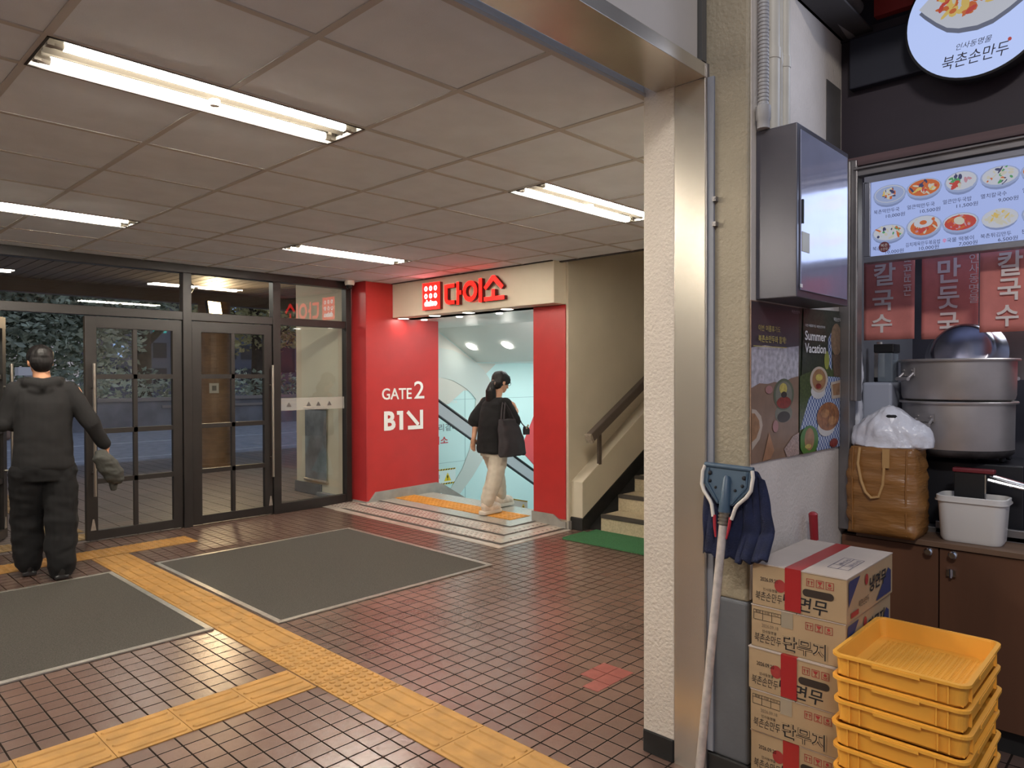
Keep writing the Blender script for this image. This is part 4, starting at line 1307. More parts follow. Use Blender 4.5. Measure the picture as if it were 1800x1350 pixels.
b = B(); b.box(3.262, 3.454, -1.4, 1.058, 0.777, 0.800); tag(b.build('counter_shelf', WOODT, bevel=0.002), 'narrow wooden counter shelf on the brown cabinet', 'counter')
b = B(); b.box(3.456, 4.3, -1.4, 1.13, 0.777, 0.822); b.box(3.456, 3.475, -1.4, 0.80, 0.80, 0.85); tag(b.build('steel_worktop', STEELD, bevel=0.003), 'stainless worktop behind the wooden counter shelf', 'worktop')

# stove and pots
b = B(); b.box(3.53, 3.90, 0.50, 0.98, 0.8235, 1.10); 
for a in range(4):
    b.box(3.60 + .01, 3.63, 0.58 + 0.1 * a, 0.60 + 0.1 * a, 1.10, 1.125)
    b.box(3.76, 3.79, 0.58 + 0.1 * a, 0.60 + 0.1 * a, 1.10, 1.125)
tag(b.build('stove', mat('black_stove', (30, 30, 36), 0.45), bevel=0.006), 'black stove under the two large steel pots', 'stove')
POTM = mat('dull_pot_steel', (190, 184, 182), 0.4, 0.7, nz=(5, 0.12))
def pot(z, hgt, r, ang, label, soot):
    t = empty('steel_pot', (3.625, 0.757, z), label, 'pot')
    b = B()
    b.lathe([(0.0, 0), (r * .86, 0.0), (r * .945, 0.012), (r * .965, 0.03), (r * .975, hgt - 0.006), (r * 1.03, hgt - 0.004), (r * 1.035, hgt + 0.002), (r * 1.02, hgt + 0.006), (r * .955, hgt), (r * .94, 0.03), (r * .80, 0.012), (0, 0.012)], 64, 0, Matrix.Translation((3.625, 0.757, z)))
    b.build('body', POTM, t, smooth=True)
    if soot:
        b = B(); b.lathe([(r * .87, -0.001), (r * .949, 0.012), (r * .9675, 0.024), (r * .968, 0.032)], 64, 0, Matrix.Translation((3.625, 0.757, z))); b.build('scorch', mat('scorched_steel', (78, 74, 74), 0.6, 0.6, nz=(14, 0.4)), t, smooth=True)
    for a in (ang, ang + 180):
        d = Vector((cos(radians(a)), sin(radians(a)), 0)); s = Vector((-d.y, d.x, 0)); c = Vector((3.625, 0.757, z + hgt * .72))
        b = B()
        R3 = Matrix((d, s, Vector((0, 0, 1)))).transposed().to_4x4()
        b.obox(Matrix.Translation(c + d * r * .975) @ R3, 0.006, 0.085, 0.034)
        for e in (-1, 1):
            b.tube([c + d * r * .98 + s * e * .036 + Vector((0, 0, -.005)), c + d * (r + .022) + s * e * .036 + Vector((0, 0, -.03))], 0.006, 8)
            b.tube([c + d * r * .975 + s * e * .028 + Vector((0, 0, .006)), c + d * (r * .975 + .008) + s * e * .028 + Vector((0, 0, .006))], 0.005, 8)
        b.tube([c + d * (r + .022) - s * .042 + Vector((0, 0, -.03)), c + d * (r + .022) + s * .042 + Vector((0, 0, -.03))], 0.008, 10)
        b.build('handle', POTM, t, smooth=True)
pot(1.126, 0.229, 0.218, 158, 'large steel pot standing on the black stove, lower of two', True)
pot(1.358, 0.178, 0.224, 136, 'large steel pot stacked on the lower pot', False)
b = B()
ax = Vector((-0.93, 0.05, 0.36)).normalized()
MWK = Matrix.Translation((3.515, 0.720, 1.585)) @ ax.to_track_quat('Z', 'Y').to_matrix().to_4x4() @ Matrix.Scale(1.06, 4)
b.lathe([(0.0, 0.0), (0.095, 0.0), (0.108, -0.006), (0.118, -0.02), (0.132, -0.055), (0.148, -0.066), (0.150, -0.070), (0.142, -0.070), (0.126, -0.057), (0.105, -0.012), (0.0, -0.006)], 56, 0, MWK)
tag(b.build('steel_wok', mat('stained_wok_steel', (150, 148, 158), 0.25, 1.0, nz=(7, 0.25)), smooth=True), 'round steel wok pan tilted inside the upper pot', 'wok')

# bag on the counter
def soft_box(name, x0, x1, y0, y1, z0, z1, m, parent, n=22, puff=0.012, wr=0.006, fr=(9, 3, 40), seed=0, open_top=False, taper=0.0):
    bm = bmesh.new()
    bmesh.ops.create_cube(bm, size=1.0)
    bmesh.ops.subdivide_edges(bm, edges=bm.edges[:], cuts=n, use_grid_fill=True)
    c = Vector(((x0 + x1) / 2, (y0 + y1) / 2, (z0 + z1) / 2))
    s = Vector((x1 - x0, y1 - y0, z1 - z0))
    me = bpy.data.meshes.new(name)
    for v in bm.verts:
        p = v.co.copy()
        u = p * 2
        q = Vector((c.x + p.x * s.x * (1 - taper * p.z), c.y + p.y * s.y * (1 - taper * p.z), c.z + p.z * s.z))
        f = Vector(((1 if u.x > .999 else -1 if u.x < -.999 else 0), (1 if u.y > .999 else -1 if u.y < -.999 else 0), 0))
        k = (1 - u.z * u.z)
        lat = (1 - u.y * u.y) if f.x else (1 - u.x * u.x)
        nn = noise.noise(Vector((q.x * fr[0] + seed, q.y * fr[1], q.z * fr[2])))
        n2 = noise.noise(Vector((q.x * 30, q.y * 25 + seed, q.z * 90)))
        v.co = q + f * (puff * max(0, lat) ** .5 * max(0, k) ** .5 + wr * nn + wr * .4 * n2)
    bm.to_mesh(me); bm.free()
    off = Vector(parent['_w'])
    for v in me.vertices:
        v.co -= off
    me.materials.append(m)
    for p in me.polygons:
        p.use_smooth = True
    o = bpy.data.objects.new(name, me)
    COL.objects.link(o)
    o.parent = parent
    return o
KRAFT = mat('quilted_tan_fabric', (146, 100, 52), 0.38, spec=0.6, nz=(5, 0.14), bump=(22, 0.5, 0.006), stretch=(1, 1, 5))
bag = empty('insulated_bag', (3.35, 0.98, 0.8), 'tan crinkled carrier bag stuffed with a white plastic bag on the counter', 'bag')
soft_box('body', 3.210, 3.405, 0.822, 1.072, 0.803, 1.17, KRAFT, bag, puff=0.022, wr=0.011, fr=(6, 4, 38), taper=0.06)
b = B()
for z in (0.86, 0.93, 1.0, 1.07, 1.13):
    pass
PIPN = mat('bag_piping', (146, 98, 48), 0.5)
for yy in (0.845, 1.052):
    b = B(); b.tube([(3.200, yy, 0.815), (3.192, yy, 1.0), (3.206, yy, 1.165)], 0.0035, 6); b.build('piping', PIPN, bag, smooth=True)
b = B()
pts = [(3.202, 1.025, 1.168), (3.188, 1.028, 1.10), (3.180, 1.012, 1.03), (3.178, 0.995, 0.985), (3.178, 0.972, 0.962), (3.182, 0.945, 0.968), (3.186, 0.93, 1.02), (3.188, 0.925, 1.10)]
for e in (-1, 1):
    pass
b.tube(pts, 0.006, 8)
b.build('strap', mat('bag_strap', (188, 146, 92), 0.6), bag, smooth=True)
b = B(); b.box(3.184, 3.191, 0.905, 0.932, 1.09, 1.168); b.build('strap', bpy.data.materials['bag_strap'], bag)
# plastic bag puffing out of it
PLAS = mat('white_plastic_film', (226, 226, 234), 0.3, spec=0.6, bump=(30, 0.5, 0.01), nz=(8, 0.04))
pb = empty('plastic_bag', (3.35, 0.98, 1.165), 'knotted white plastic bag filling the top of the tan bag', 'bag')
bm = bmesh.new()
bmesh.ops.create_icosphere(bm, subdivisions=5, radius=1)
me = bpy.data.meshes.new('film')
for v in bm.verts:
    p = v.co.copy()
    h = max(0.0, p.z)
    q = Vector((p.x * 0.095, p.y * 0.150, (p.z * 0.02 if p.z < 0 else h * 0.11)))
    q.y += 0.0
    peak = math.exp(-((p.y - 0.02) / 0.62) ** 2)
    if h > 0:
        q.z += 0.050 * peak * h ** .6
        if abs(p.y) > .6: q.z += 0.10 * (abs(p.y) - .6) * h ** .3
    q.y += 0.05 * p.y * max(0, .5 - abs(p.z)) * .4
    r = noise.noise(p * 2.6) * 0.010 + abs(noise.noise(Vector((p.x * 2, p.y * 7, p.z * 2)))) * 0.010 + abs(noise.noise(Vector((p.x * 5, p.y * 13 + p.z * 7, p.z * 3)))) * 0.004
    v.co = q + p.normalized() * r
bm.to_mesh(me); bm.free()
for v in me.vertices:
    v.co += Vector((-0.035, -0.045, 0.012))
me.materials.append(PLAS)
for p in me.polygons: p.use_smooth = True
o = bpy.data.objects.new('film', me); COL.objects.link(o); o.parent = pb
b = B(); b.ell((3.262, 0.925, 1.298), (0.016, 0.030, 0.013), 14); b.build('handle_hole_shade', BLACK, pb, smooth=True)  # black blob painting the shade of the handle opening

# tub with slicer
WPLA = mat('white_plastic', (214, 210, 206), 0.35, spec=0.5)
def rrect(cx, cy, sx, sy, r, z, n=6):
    out = []
    for (qx, qy, a0) in ((1, 1, 0), (-1, 1, 90), (-1, -1, 180), (1, -1, 270)):
        for k in range(n + 1):
            a = radians(a0 + 90 * k / n)
            out.append((cx + qx * (sx / 2 - r) + r * cos(a), cy + qy * (sy / 2 - r) + r * sin(a), z))
    return out
def loft(b, rings, mi=0, cap0=True, cap1=True):
    n = len(rings[0])
    vs = [p for r in rings for p in r]
    fs = [(i * n + k, i * n + (k + 1) % n, (i + 1) * n + (k + 1) % n, (i + 1) * n + k) for i in range(len(rings) - 1) for k in range(n)]
    if cap0: fs.append(tuple(range(n))[::-1])
    if cap1: fs.append(tuple((len(rings) - 1) * n + k for k in range(n)))
    return b.add(vs, fs, mi)
tb = empty('plastic_tub', (3.37, 0.645, 0.8), 'white rounded plastic tub holding a black slicer on the counter', 'tub')
b = B()
cx, cy = 3.372, 0.645
loft(b, [rrect(cx, cy, .12, .205, .035, .801), rrect(cx, cy, .135, .218, .04, .815), rrect(cx, cy, .15, .235, .04, .962), rrect(cx, cy, .16, .246, .042, .965), rrect(cx, cy, .16, .246, .042, .984), rrect(cx, cy, .150, .236, .04, .986), rrect(cx, cy, .142, .228, .038, .96), rrect(cx, cy, .126, .208, .036, .82)])
b.build('body', WPLA, tb, smooth=True)
b = B(); loft(b, [rrect(cx, cy, .167, .254, .044, .963), rrect(cx, cy, .167, .254, .044, .969)], cap0=False, cap1=False); b.build('rim', WPLA, tb)
sl = empty('vegetable_slicer', (3.395, 0.66, 0.83), 'black slicer with dark red grip standing in the white tub', 'slicer')
b = B(); b.box(3.385, 3.41, 0.610, 0.716, 0.83, 1.075); b.build('body', SOFTB, sl, bevel=0.003)
b = B(); b.box(3.378, 3.417, 0.575, 0.722, 1.075, 1.092); b.build('grip', mat('dark_red_grip', (112, 34, 42), 0.4), sl, bevel=0.004)
b = B(); b.box(3.386, 3.408, 0.604, 0.609, 0.83, 1.07); b.build('blade', CHROME, sl)
ut = B(); ut.tube([(3.405, 0.595, 1.068), (3.43, 0.475, 1.035)], 0.008, 8); ut.tube([(3.395, 0.60, 1.05), (3.42, 0.475, 1.022)], 0.008, 8)
tag(ut.build('steel_tongs', CHROME, smooth=True), 'steel tongs lying across behind the black slicer', 'tongs')
# things behind: bin, container, bottle, hanging film bag, canister
b = B(); b.box(3.50, 3.72, 0.985, 1.112, 0.823, 1.44); tag(b.build('storage_bin', mat('grey_plastic_bin', (172, 176, 190), 0.45), bevel=0.012, seg=3), 'pale grey plastic bin behind the white plastic bag', 'bin')
cn = empty('clear_container', (3.58, 1.02, 1.44), 'clear square container with black lid on the grey bin', 'container')
b = B(); b.box(3.53, 3.62, 0.99, 1.055, 1.441, 1.575); b.build('jar', mat('smoked_clear', (130, 140, 150), 0.1, alpha=0.6), cn, bevel=0.006)
b = B(); b.box(3.525, 3.625, 0.985, 1.07, 1.575, 1.615); b.build('lid', SOFTB, cn, bevel=0.004)
bt = empty('white_bottle', (3.66, 1.09, 1.44), 'white bottle with dark base behind the clear container', 'bottle')
b = B(); b.lathe([(0.0, 0.02), (0.022, 0.02), (0.022, 0.14), (0.012, 0.165), (0.012, 0.19), (0, 0.19)], 20, 0, Matrix.Translation((3.66, 1.085, 1.44))); b.build('body', mat('bottle_white', (206, 202, 196), 0.4), bt, smooth=True)
b = B(); b.lathe([(0.0, 0.0), (0.023, 0.0), (0.023, 0.022), (0, 0.022)], 20, 0, Matrix.Translation((3.66, 1.085, 1.44))); b.build('base', SOFTB, bt, smooth=True)
hb = empty('film_roll_bag', (3.42, 1.105, 1.2), 'crumpled clear film bag hanging beside the steel post', 'bag')
soft_box('film', 3.40, 3.44, 1.09, 1.125, 1.22, 1.58, PLAS, hb, n=14, puff=0.004, wr=0.012, fr=(20, 20, 24))
b = B(); b.lathe([(0.0, 0), (0.05, 0), (0.052, 0.30), (0.056, 0.305), (0.05, 0.31), (0.0, 0.31)], 28, 0, Matrix.Translation((3.58, 0.43, 0.8235))); tag(b.build('steel_canister', STEELD, smooth=True), 'tall steel canister at the far end of the worktop beside the pots', 'canister')
b = B(); b.box(3.95, 4.0, 0.2, 0.56, 1.40, 2.0); tag(b.build('red_menu_card', mat('red_card', (190, 40, 46), 0.6)), 'bright red card hanging behind the pots', 'card')
b = B(); b.box(3.90, 3.94, 0.52, 0.66, 1.45, 1.9); tag(b.build('steel_sheet', STEELD), 'worn steel sheet standing behind the wok', 'sheet')
lamp('stall_light', 'AREA', (3.95, 0.3, 2.3), 5, (0.9, 0.95, 1.0), 0.5, 0.5, (3.8, 0.5, 0))

# ================================================================== COLUMN: CABINET, PIPES, POSTER
EB = mat('cabinet_side_shaded', (84, 82, 90), 0.28, 0.35, spec=0.6, nz=(6, 0.05))  # body tone darkened, the side's shade is put into the paint
eb = empty('electric_cabinet', (2.68, 1.06, 1.742), 'grey steel electric cabinet mounted over the posters', 'cabinet')
b = B(); b.box(2.435, 2.93, 0.984, YC - 0.004, 1.742, 2.336); b.build('body', EB, eb, bevel=0.003)
EBD = mat('cabinet_front_lit', (162, 165, 188), 0.13, 0.4, spec=1.0, nz=(6, 0.05), bump=(18, 0.04, 0.01))  # door tone lightened to lavender for the menu board's reflected glow
b = B(); b.box(2.458, 2.908, 0.979, 0.984, 1.766, 2.316); dr = b.build('door', EBD, eb, bevel=0.002)
b = B(); b.box(2.462, 2.474, 0.974, 0.979, 1.995, 2.078); b.build('handle', BLACK, dr, bevel=0.002)
b = B(); b.box(2.466, 2.530, 0.9775, 0.979, 1.900, 1.968); b.build('old_tape', mat('yellowed_tape', (178, 172, 150), 0.5), dr)
b = B(); b.box(2.452, 2.47, 0.9775, 0.979, 1.775, 1.787); b.build('label', WHITEP, dr)
for i, (x, r, kind, lab) in enumerate(((2.427, 0.019, 'flex', 'ribbed flexible conduit rising from the grey cabinet'), (2.502, 0.025, 'p', 'thick cream pipe rising from the grey cabinet, second from the column corner'), (2.553, 0.014, 'p', 'thin cream pipe between two thicker pipes over the cabinet'), (2.603, 0.021, 'p', 'cream pipe bending off towards the dark ducts'))):
    b = B()
    PIPEM = mat('pipe_cream_%s' % 'abcd'[i], (190, 184, 172) if kind == 'p' else (160, 158, 158), 0.5, nz=(8, 0.06))
    y = 1.10
    if kind == 'flex':
        prof = []
        z = 2.42
        while z < 3.12:
            prof += [(r, z), (r, z + 0.006), (r * .86, z + 0.008), (r * .86, z + 0.011)]
            z += 0.013
        b.lathe([(r * 1.15, 2.337), (r * 1.15, 2.365), (r * 1.35, 2.37), (r * 1.35, 2.415), (r, 2.42)] + prof, 20, 0, Matrix.Translation((x, y, 0)))
    else:
        b.lathe([(r, 2.337), (r, 2.60), (r * 1.12, 2.602), (r * 1.12, 2.64), (r, 2.642), (r, 3.12)], 20, 0, Matrix.Translation((x, y, 0)))
        b.box(x - r - .004, x + r + .004, y - 0.002, YC, 2.70, 2.715)
    tag(b.build('conduit_pipe', PIPEM, smooth=True), lab, 'pipe')
DUCTM = mat('grey_duct', (120, 116, 116), 0.6, nz=(8, 0.15))
for k, (z, y, r, lab) in enumerate(((2.975, 1.085, 0.034, 'grey pipe running along the top of the poster wall, lower of two'), (3.065, 1.07, 0.034, 'grey pipe running along the top of the poster wall, upper of two'))):
    b = B()
    b.tube([(2.70, y, z + 0.12), (2.73, y, z + 0.04), (2.80, y, z), (3.27, y, z - 0.01)], r, 14) if k == 0 else b.tube([(2.86, y, z + 0.07), (2.90, y, z + 0.02), (2.97, y, z), (3.27, y, z - 0.01)], r, 14)
    tag(b.build('duct_pipe', DUCTM, smooth=True), lab, 'pipe')
b = B(); b.box(2.75, 3.27, 1.0, YC - 0.004, 2.935, 2.945); b.box(2.75, 3.27, 1.12, YC - 0.004, 2.935, 3.14); struct(b.build('trim_duct_tray', mat('dark_tray', (58, 54, 54), 0.7)))
b = B(); b.box(3.10, 3.265, YC - 0.006, YC - 0.003, 2.42, 2.72); struct(b.build('trim_wall_patch', mat('grey_wall_patch', (92, 88, 86), 0.8, nz=(5, 0.2))))
# slim conduit beside the steel edge
cdt = empty('slim_conduit', (2.37, 1.27, 0), 'slim grey conduit strip between steel edge and column', 'conduit')
b = B(); b.box(2.376, 2.388, 1.262, 1.288, 0.1, 2.556); b.build('strip', mat('conduit_grey', (128, 130, 138), 0.5), cdt, bevel=0.002)
for z in (2.02, 2.11):
    b = B(); b.box(2.368, 2.388, 1.25, 1.264, z - 0.008, z + 0.008); b.tube([(2.366, 1.257, z), (2.388, 1.257, z)], 0.004, 8); b.build('clip', STEELD, cdt)

POSTER =  [('P', 'sand', [(2.387, 1.734), (2.849, 1.74), (2.81, 1.16), (2.395, 1.161)]), ('P', 'dusk', [(2.387, 1.734), (2.849, 1.74), (2.807, 1.582), (2.388, 1.571)]), ('P', 'foam', [(2.388, 1.571), (2.503, 1.582), (2.652, 1.576), (2.807, 1.588), (2.804, 1.47), (2.732, 1.462), (2.653, 1.443), (2.583, 1.449), (2.528, 1.442), (2.457, 1.445), (2.389, 1.428)]), ('E', 'bowl', 2.667, 1.329, 0.079, 0.035), ('E', 'dark', 2.667, 1.316, 0.058, 0.021), ('E', 'celadon', 2.667, 1.401, 0.093, 0.06), ('E', 'bowl', 2.667, 1.401, 0.075, 0.05), ('E', 'chili', 2.667, 1.37, 0.066, 0.023), ('E', 'egg', 2.66, 1.423, 0.034, 0.021), ('E', 'dark', 2.666, 1.4, 0.026, 0.012), ('P', 'cream', [(2.391, 1.356), (2.428, 1.351), (2.469, 1.327), (2.481, 1.293), (2.458, 1.245), (2.395, 1.209)]), ('P', 'broth', [(2.391, 1.34), (2.417, 1.339), (2.452, 1.312), (2.458, 1.286), (2.429, 1.25), (2.394, 1.239)]), ('E', 'pink', 2.534, 1.421, 0.03, 0.015), ('E', 'pink', 2.59, 1.284, 0.025, 0.022), ('P', 'net', [(2.667, 1.193), (2.747, 1.237), (2.806, 1.248), (2.807, 1.161), (2.694, 1.161)]), ('P', 'tan', [(2.481, 1.164), (2.535, 1.266), (2.578, 1.195), (2.548, 1.168)]), ('P', 'grassd', [(2.849, 1.74), (2.959, 1.744), (3.251, 1.745), (3.265, 1.161), (2.808, 1.159)]), ('P', 'grass', [(2.812, 1.47), (3.086, 1.518), (3.262, 1.482), (3.264, 1.305), (2.811, 1.239)]), ('P', 'gingham', [(2.816, 1.258), (2.902, 1.378), (3.086, 1.469), (3.263, 1.463), (3.265, 1.161), (2.994, 1.158), (2.888, 1.263)]), ('P', 'gingham', [(3.109, 1.627), (3.15, 1.659), (3.151, 1.494), (3.11, 1.518)]), ('E', 'basket', 3.205, 1.627, 0.065, 0.069), ('P', 'basketd', [(3.151, 1.561), (3.263, 1.563), (3.264, 1.463), (3.177, 1.469)]), ('E', 'bottle', 3.094, 1.536, 0.028, 0.039), ('E', 'white', 3.0, 1.408, 0.078, 0.032), ('E', 'cream', 3.008, 1.455, 0.097, 0.054), ('E', 'broth', 3.008, 1.455, 0.073, 0.044), ('E', 'egg', 3.007, 1.464, 0.038, 0.014), ('E', 'chili', 3.0, 1.428, 0.031, 0.011), ('P', 'cream', [(3.135, 1.442), (3.254, 1.453), (3.255, 1.375), (3.152, 1.371)]), ('P', 'broth', [(3.152, 1.433), (3.245, 1.441), (3.241, 1.388), (3.166, 1.386)]), ('E', 'white', 3.089, 1.261, 0.097, 0.045), ('E', 'fried', 3.109, 1.299, 0.127, 0.06), ('E', 'fried2', 3.072, 1.313, 0.048, 0.018), ('E', 'fried2', 3.153, 1.279, 0.046, 0.019), ('E', 'leaf', 2.901, 1.21, 0.096, 0.061), ('E', 'broth', 2.903, 1.216, 0.05, 0.045), ('E', 'egg', 2.889, 1.188, 0.032, 0.009), ('E', 'chili', 3.171, 1.183, 0.047, 0.019)]
PC = {k: mat('poster_' + k, c, 0.3, spec=0.5, nz=(n_, a_)) for k, (c, n_, a_) in dict(sand=((134, 108, 90), 14, .12), dusk=((66, 62, 66), 5, .2), foam=((178, 174, 180), 42, .28), bowl=((120, 118, 104), 9, .06), dark=((54, 46, 42), 9, .1), celadon=((92, 98, 78), 9, .06), chili=((132, 50, 42), 60, .25), egg=((190, 172, 90), 60, .2), cream=((186, 168, 150), 9, .05), broth=((152, 112, 78), 30, .2), pink=((168, 120, 116), 20, .1), net=((164, 142, 134), 110, .35), tan=((166, 122, 92), 16, .2), grassd=((48, 54, 40), 60, .4), grass=((68, 80, 44), 90, .4), basket=((142, 112, 84), 70, .25), basketd=((96, 72, 56), 90, .3), bottle=((148, 152, 70), 10, .1), white=((196, 192, 188), 9, .05), fried=((144, 92, 56), 45, .35), fried2=((166, 116, 72), 45, .3), leaf=((66, 116, 46), 9, .1), gingham=((130, 146, 178), 9, .05)).items()}
g = PC['gingham']
nt = g.node_tree
ck = nt.nodes.new('ShaderNodeTexChecker'); ck.inputs['Scale'].default_value = 70
ck.inputs['Color1'].default_value = (*lin((76, 98, 150)), 1); ck.inputs['Color2'].default_value = (*lin((178, 186, 200)), 1)
tcn = [n for n in nt.nodes if n.type == 'TEX_COORD'][0]
nt.links.new(tcn.outputs['Object'], ck.inputs['Vector']); nt.links.new(ck.outputs['Color'], nt.nodes['Principled BSDF'].inputs['Base Color'])
pk = list(PC)
# two sheets: the beach one and the picnic one
sheets = {}
for nm, x0, x1, lab in (('beach', 2.0, 2.809, 'beach poster with foaming surf and noodle bowls beside the column corner'), ('picnic', 2.81, 3.4, 'picnic poster with white summer lettering beside the steel post')):
    t = empty('poster', (2.6 if nm == 'beach' else 3.03, 1.125, 1.16), lab, 'poster')
    b = B()
    if nm == 'beach':
        b.box(2.392, 2.809, 1.1265, 1.131, 1.162, 1.738)
    else:
        b.prism([(2.81, 1.1265, 1.16), (3.252, 1.1265, 1.16), (3.252, 1.1265, 1.752), (2.81, 1.1265, 1.738)], (0, 0.0045, 0))
    b.build('sheet', PC['sand'] if nm == 'beach' else PC['grassd'], t)
    sheets[nm] = t
def clip(poly, lo, hi):
    def cut(p, f):
        out = []
        for i in range(len(p)):
            a, c = p[i - 1], p[i]
            fa, fc = f(a), f(c)
            if fa * fc < 0:
                s = fa / (fa - fc); out.append((a[0] + (c[0] - a[0]) * s, a[1] + (c[1] - a[1]) * s))
            if fc >= 0: out.append(c)
        return out
    for f in (lambda q: q[0] - lo, lambda q: hi - q[0], lambda q: q[1] - 1.162, lambda q: 1.736 - q[1]):
        if poly: poly = cut(poly, f)
    return poly
bb = {'beach': B(), 'picnic': B()}
half = 'beach'
for lay, e in enumerate(POSTER):
    if e[1] == 'grassd': half = 'picnic'
    pts = e[2] if e[0] == 'P' else [(e[2] + e[4] * cos(2 * pi * k / 28), e[3] + e[5] * sin(2 * pi * k / 28)) for k in range(28)]
    pts = clip(pts, 2.393 if half == 'beach' else 2.811, 2.808 if half == 'beach' else 3.251)
    if len(pts) > 2:
        y = 1.1262 - 0.00018 * lay
        bb[half].add([(x, y, z) for x, z in pts], [tuple(range(len(pts)))], pk.index(e[1]))
for nm in bb:
    bb[nm].build('picture', [PC[q] for q in pk], sheets[nm], fix=False)
YLW = mat('poster_yellow_ink', (186, 170, 84), 0.5)
letters(sheets['beach'], YLW, [('이번 여름휴가도', (2.432, 1.118, 1.632), 0.185, 0.022), ('북촌손만두와 함께!', (2.432, 1.118, 1.592), 0.235, 0.026, dict(bold=.01))], **YM)
b = B()
b.box(2.394, 2.675, 1.1178, 1.1186, 1.576, 1.5785)
b.build('rule_line', YLW, sheets['beach'], fix=False)
b = B(); write(b, '북촌손만두', (2.72, 1.118, 1.712), w=0.08, h=0.013, **YM); b.build('lettering', PC['foam'], sheets['beach'], fix=False)
letters(sheets['picnic'], WHITEP, [('Summer', (2.849, 1.118, 1.613), 0.225, 0.038, dict(bold=.02)), ('Vacation', (2.849, 1.118, 1.563), 0.222, 0.038, dict(bold=.02)), ('이번 여름휴가도 북촌손만두와', (2.852, 1.118, 1.667), 0.21, 0.011), ('북촌손만두', (3.16, 1.118, 1.705), 0.082, 0.016)], **YM)

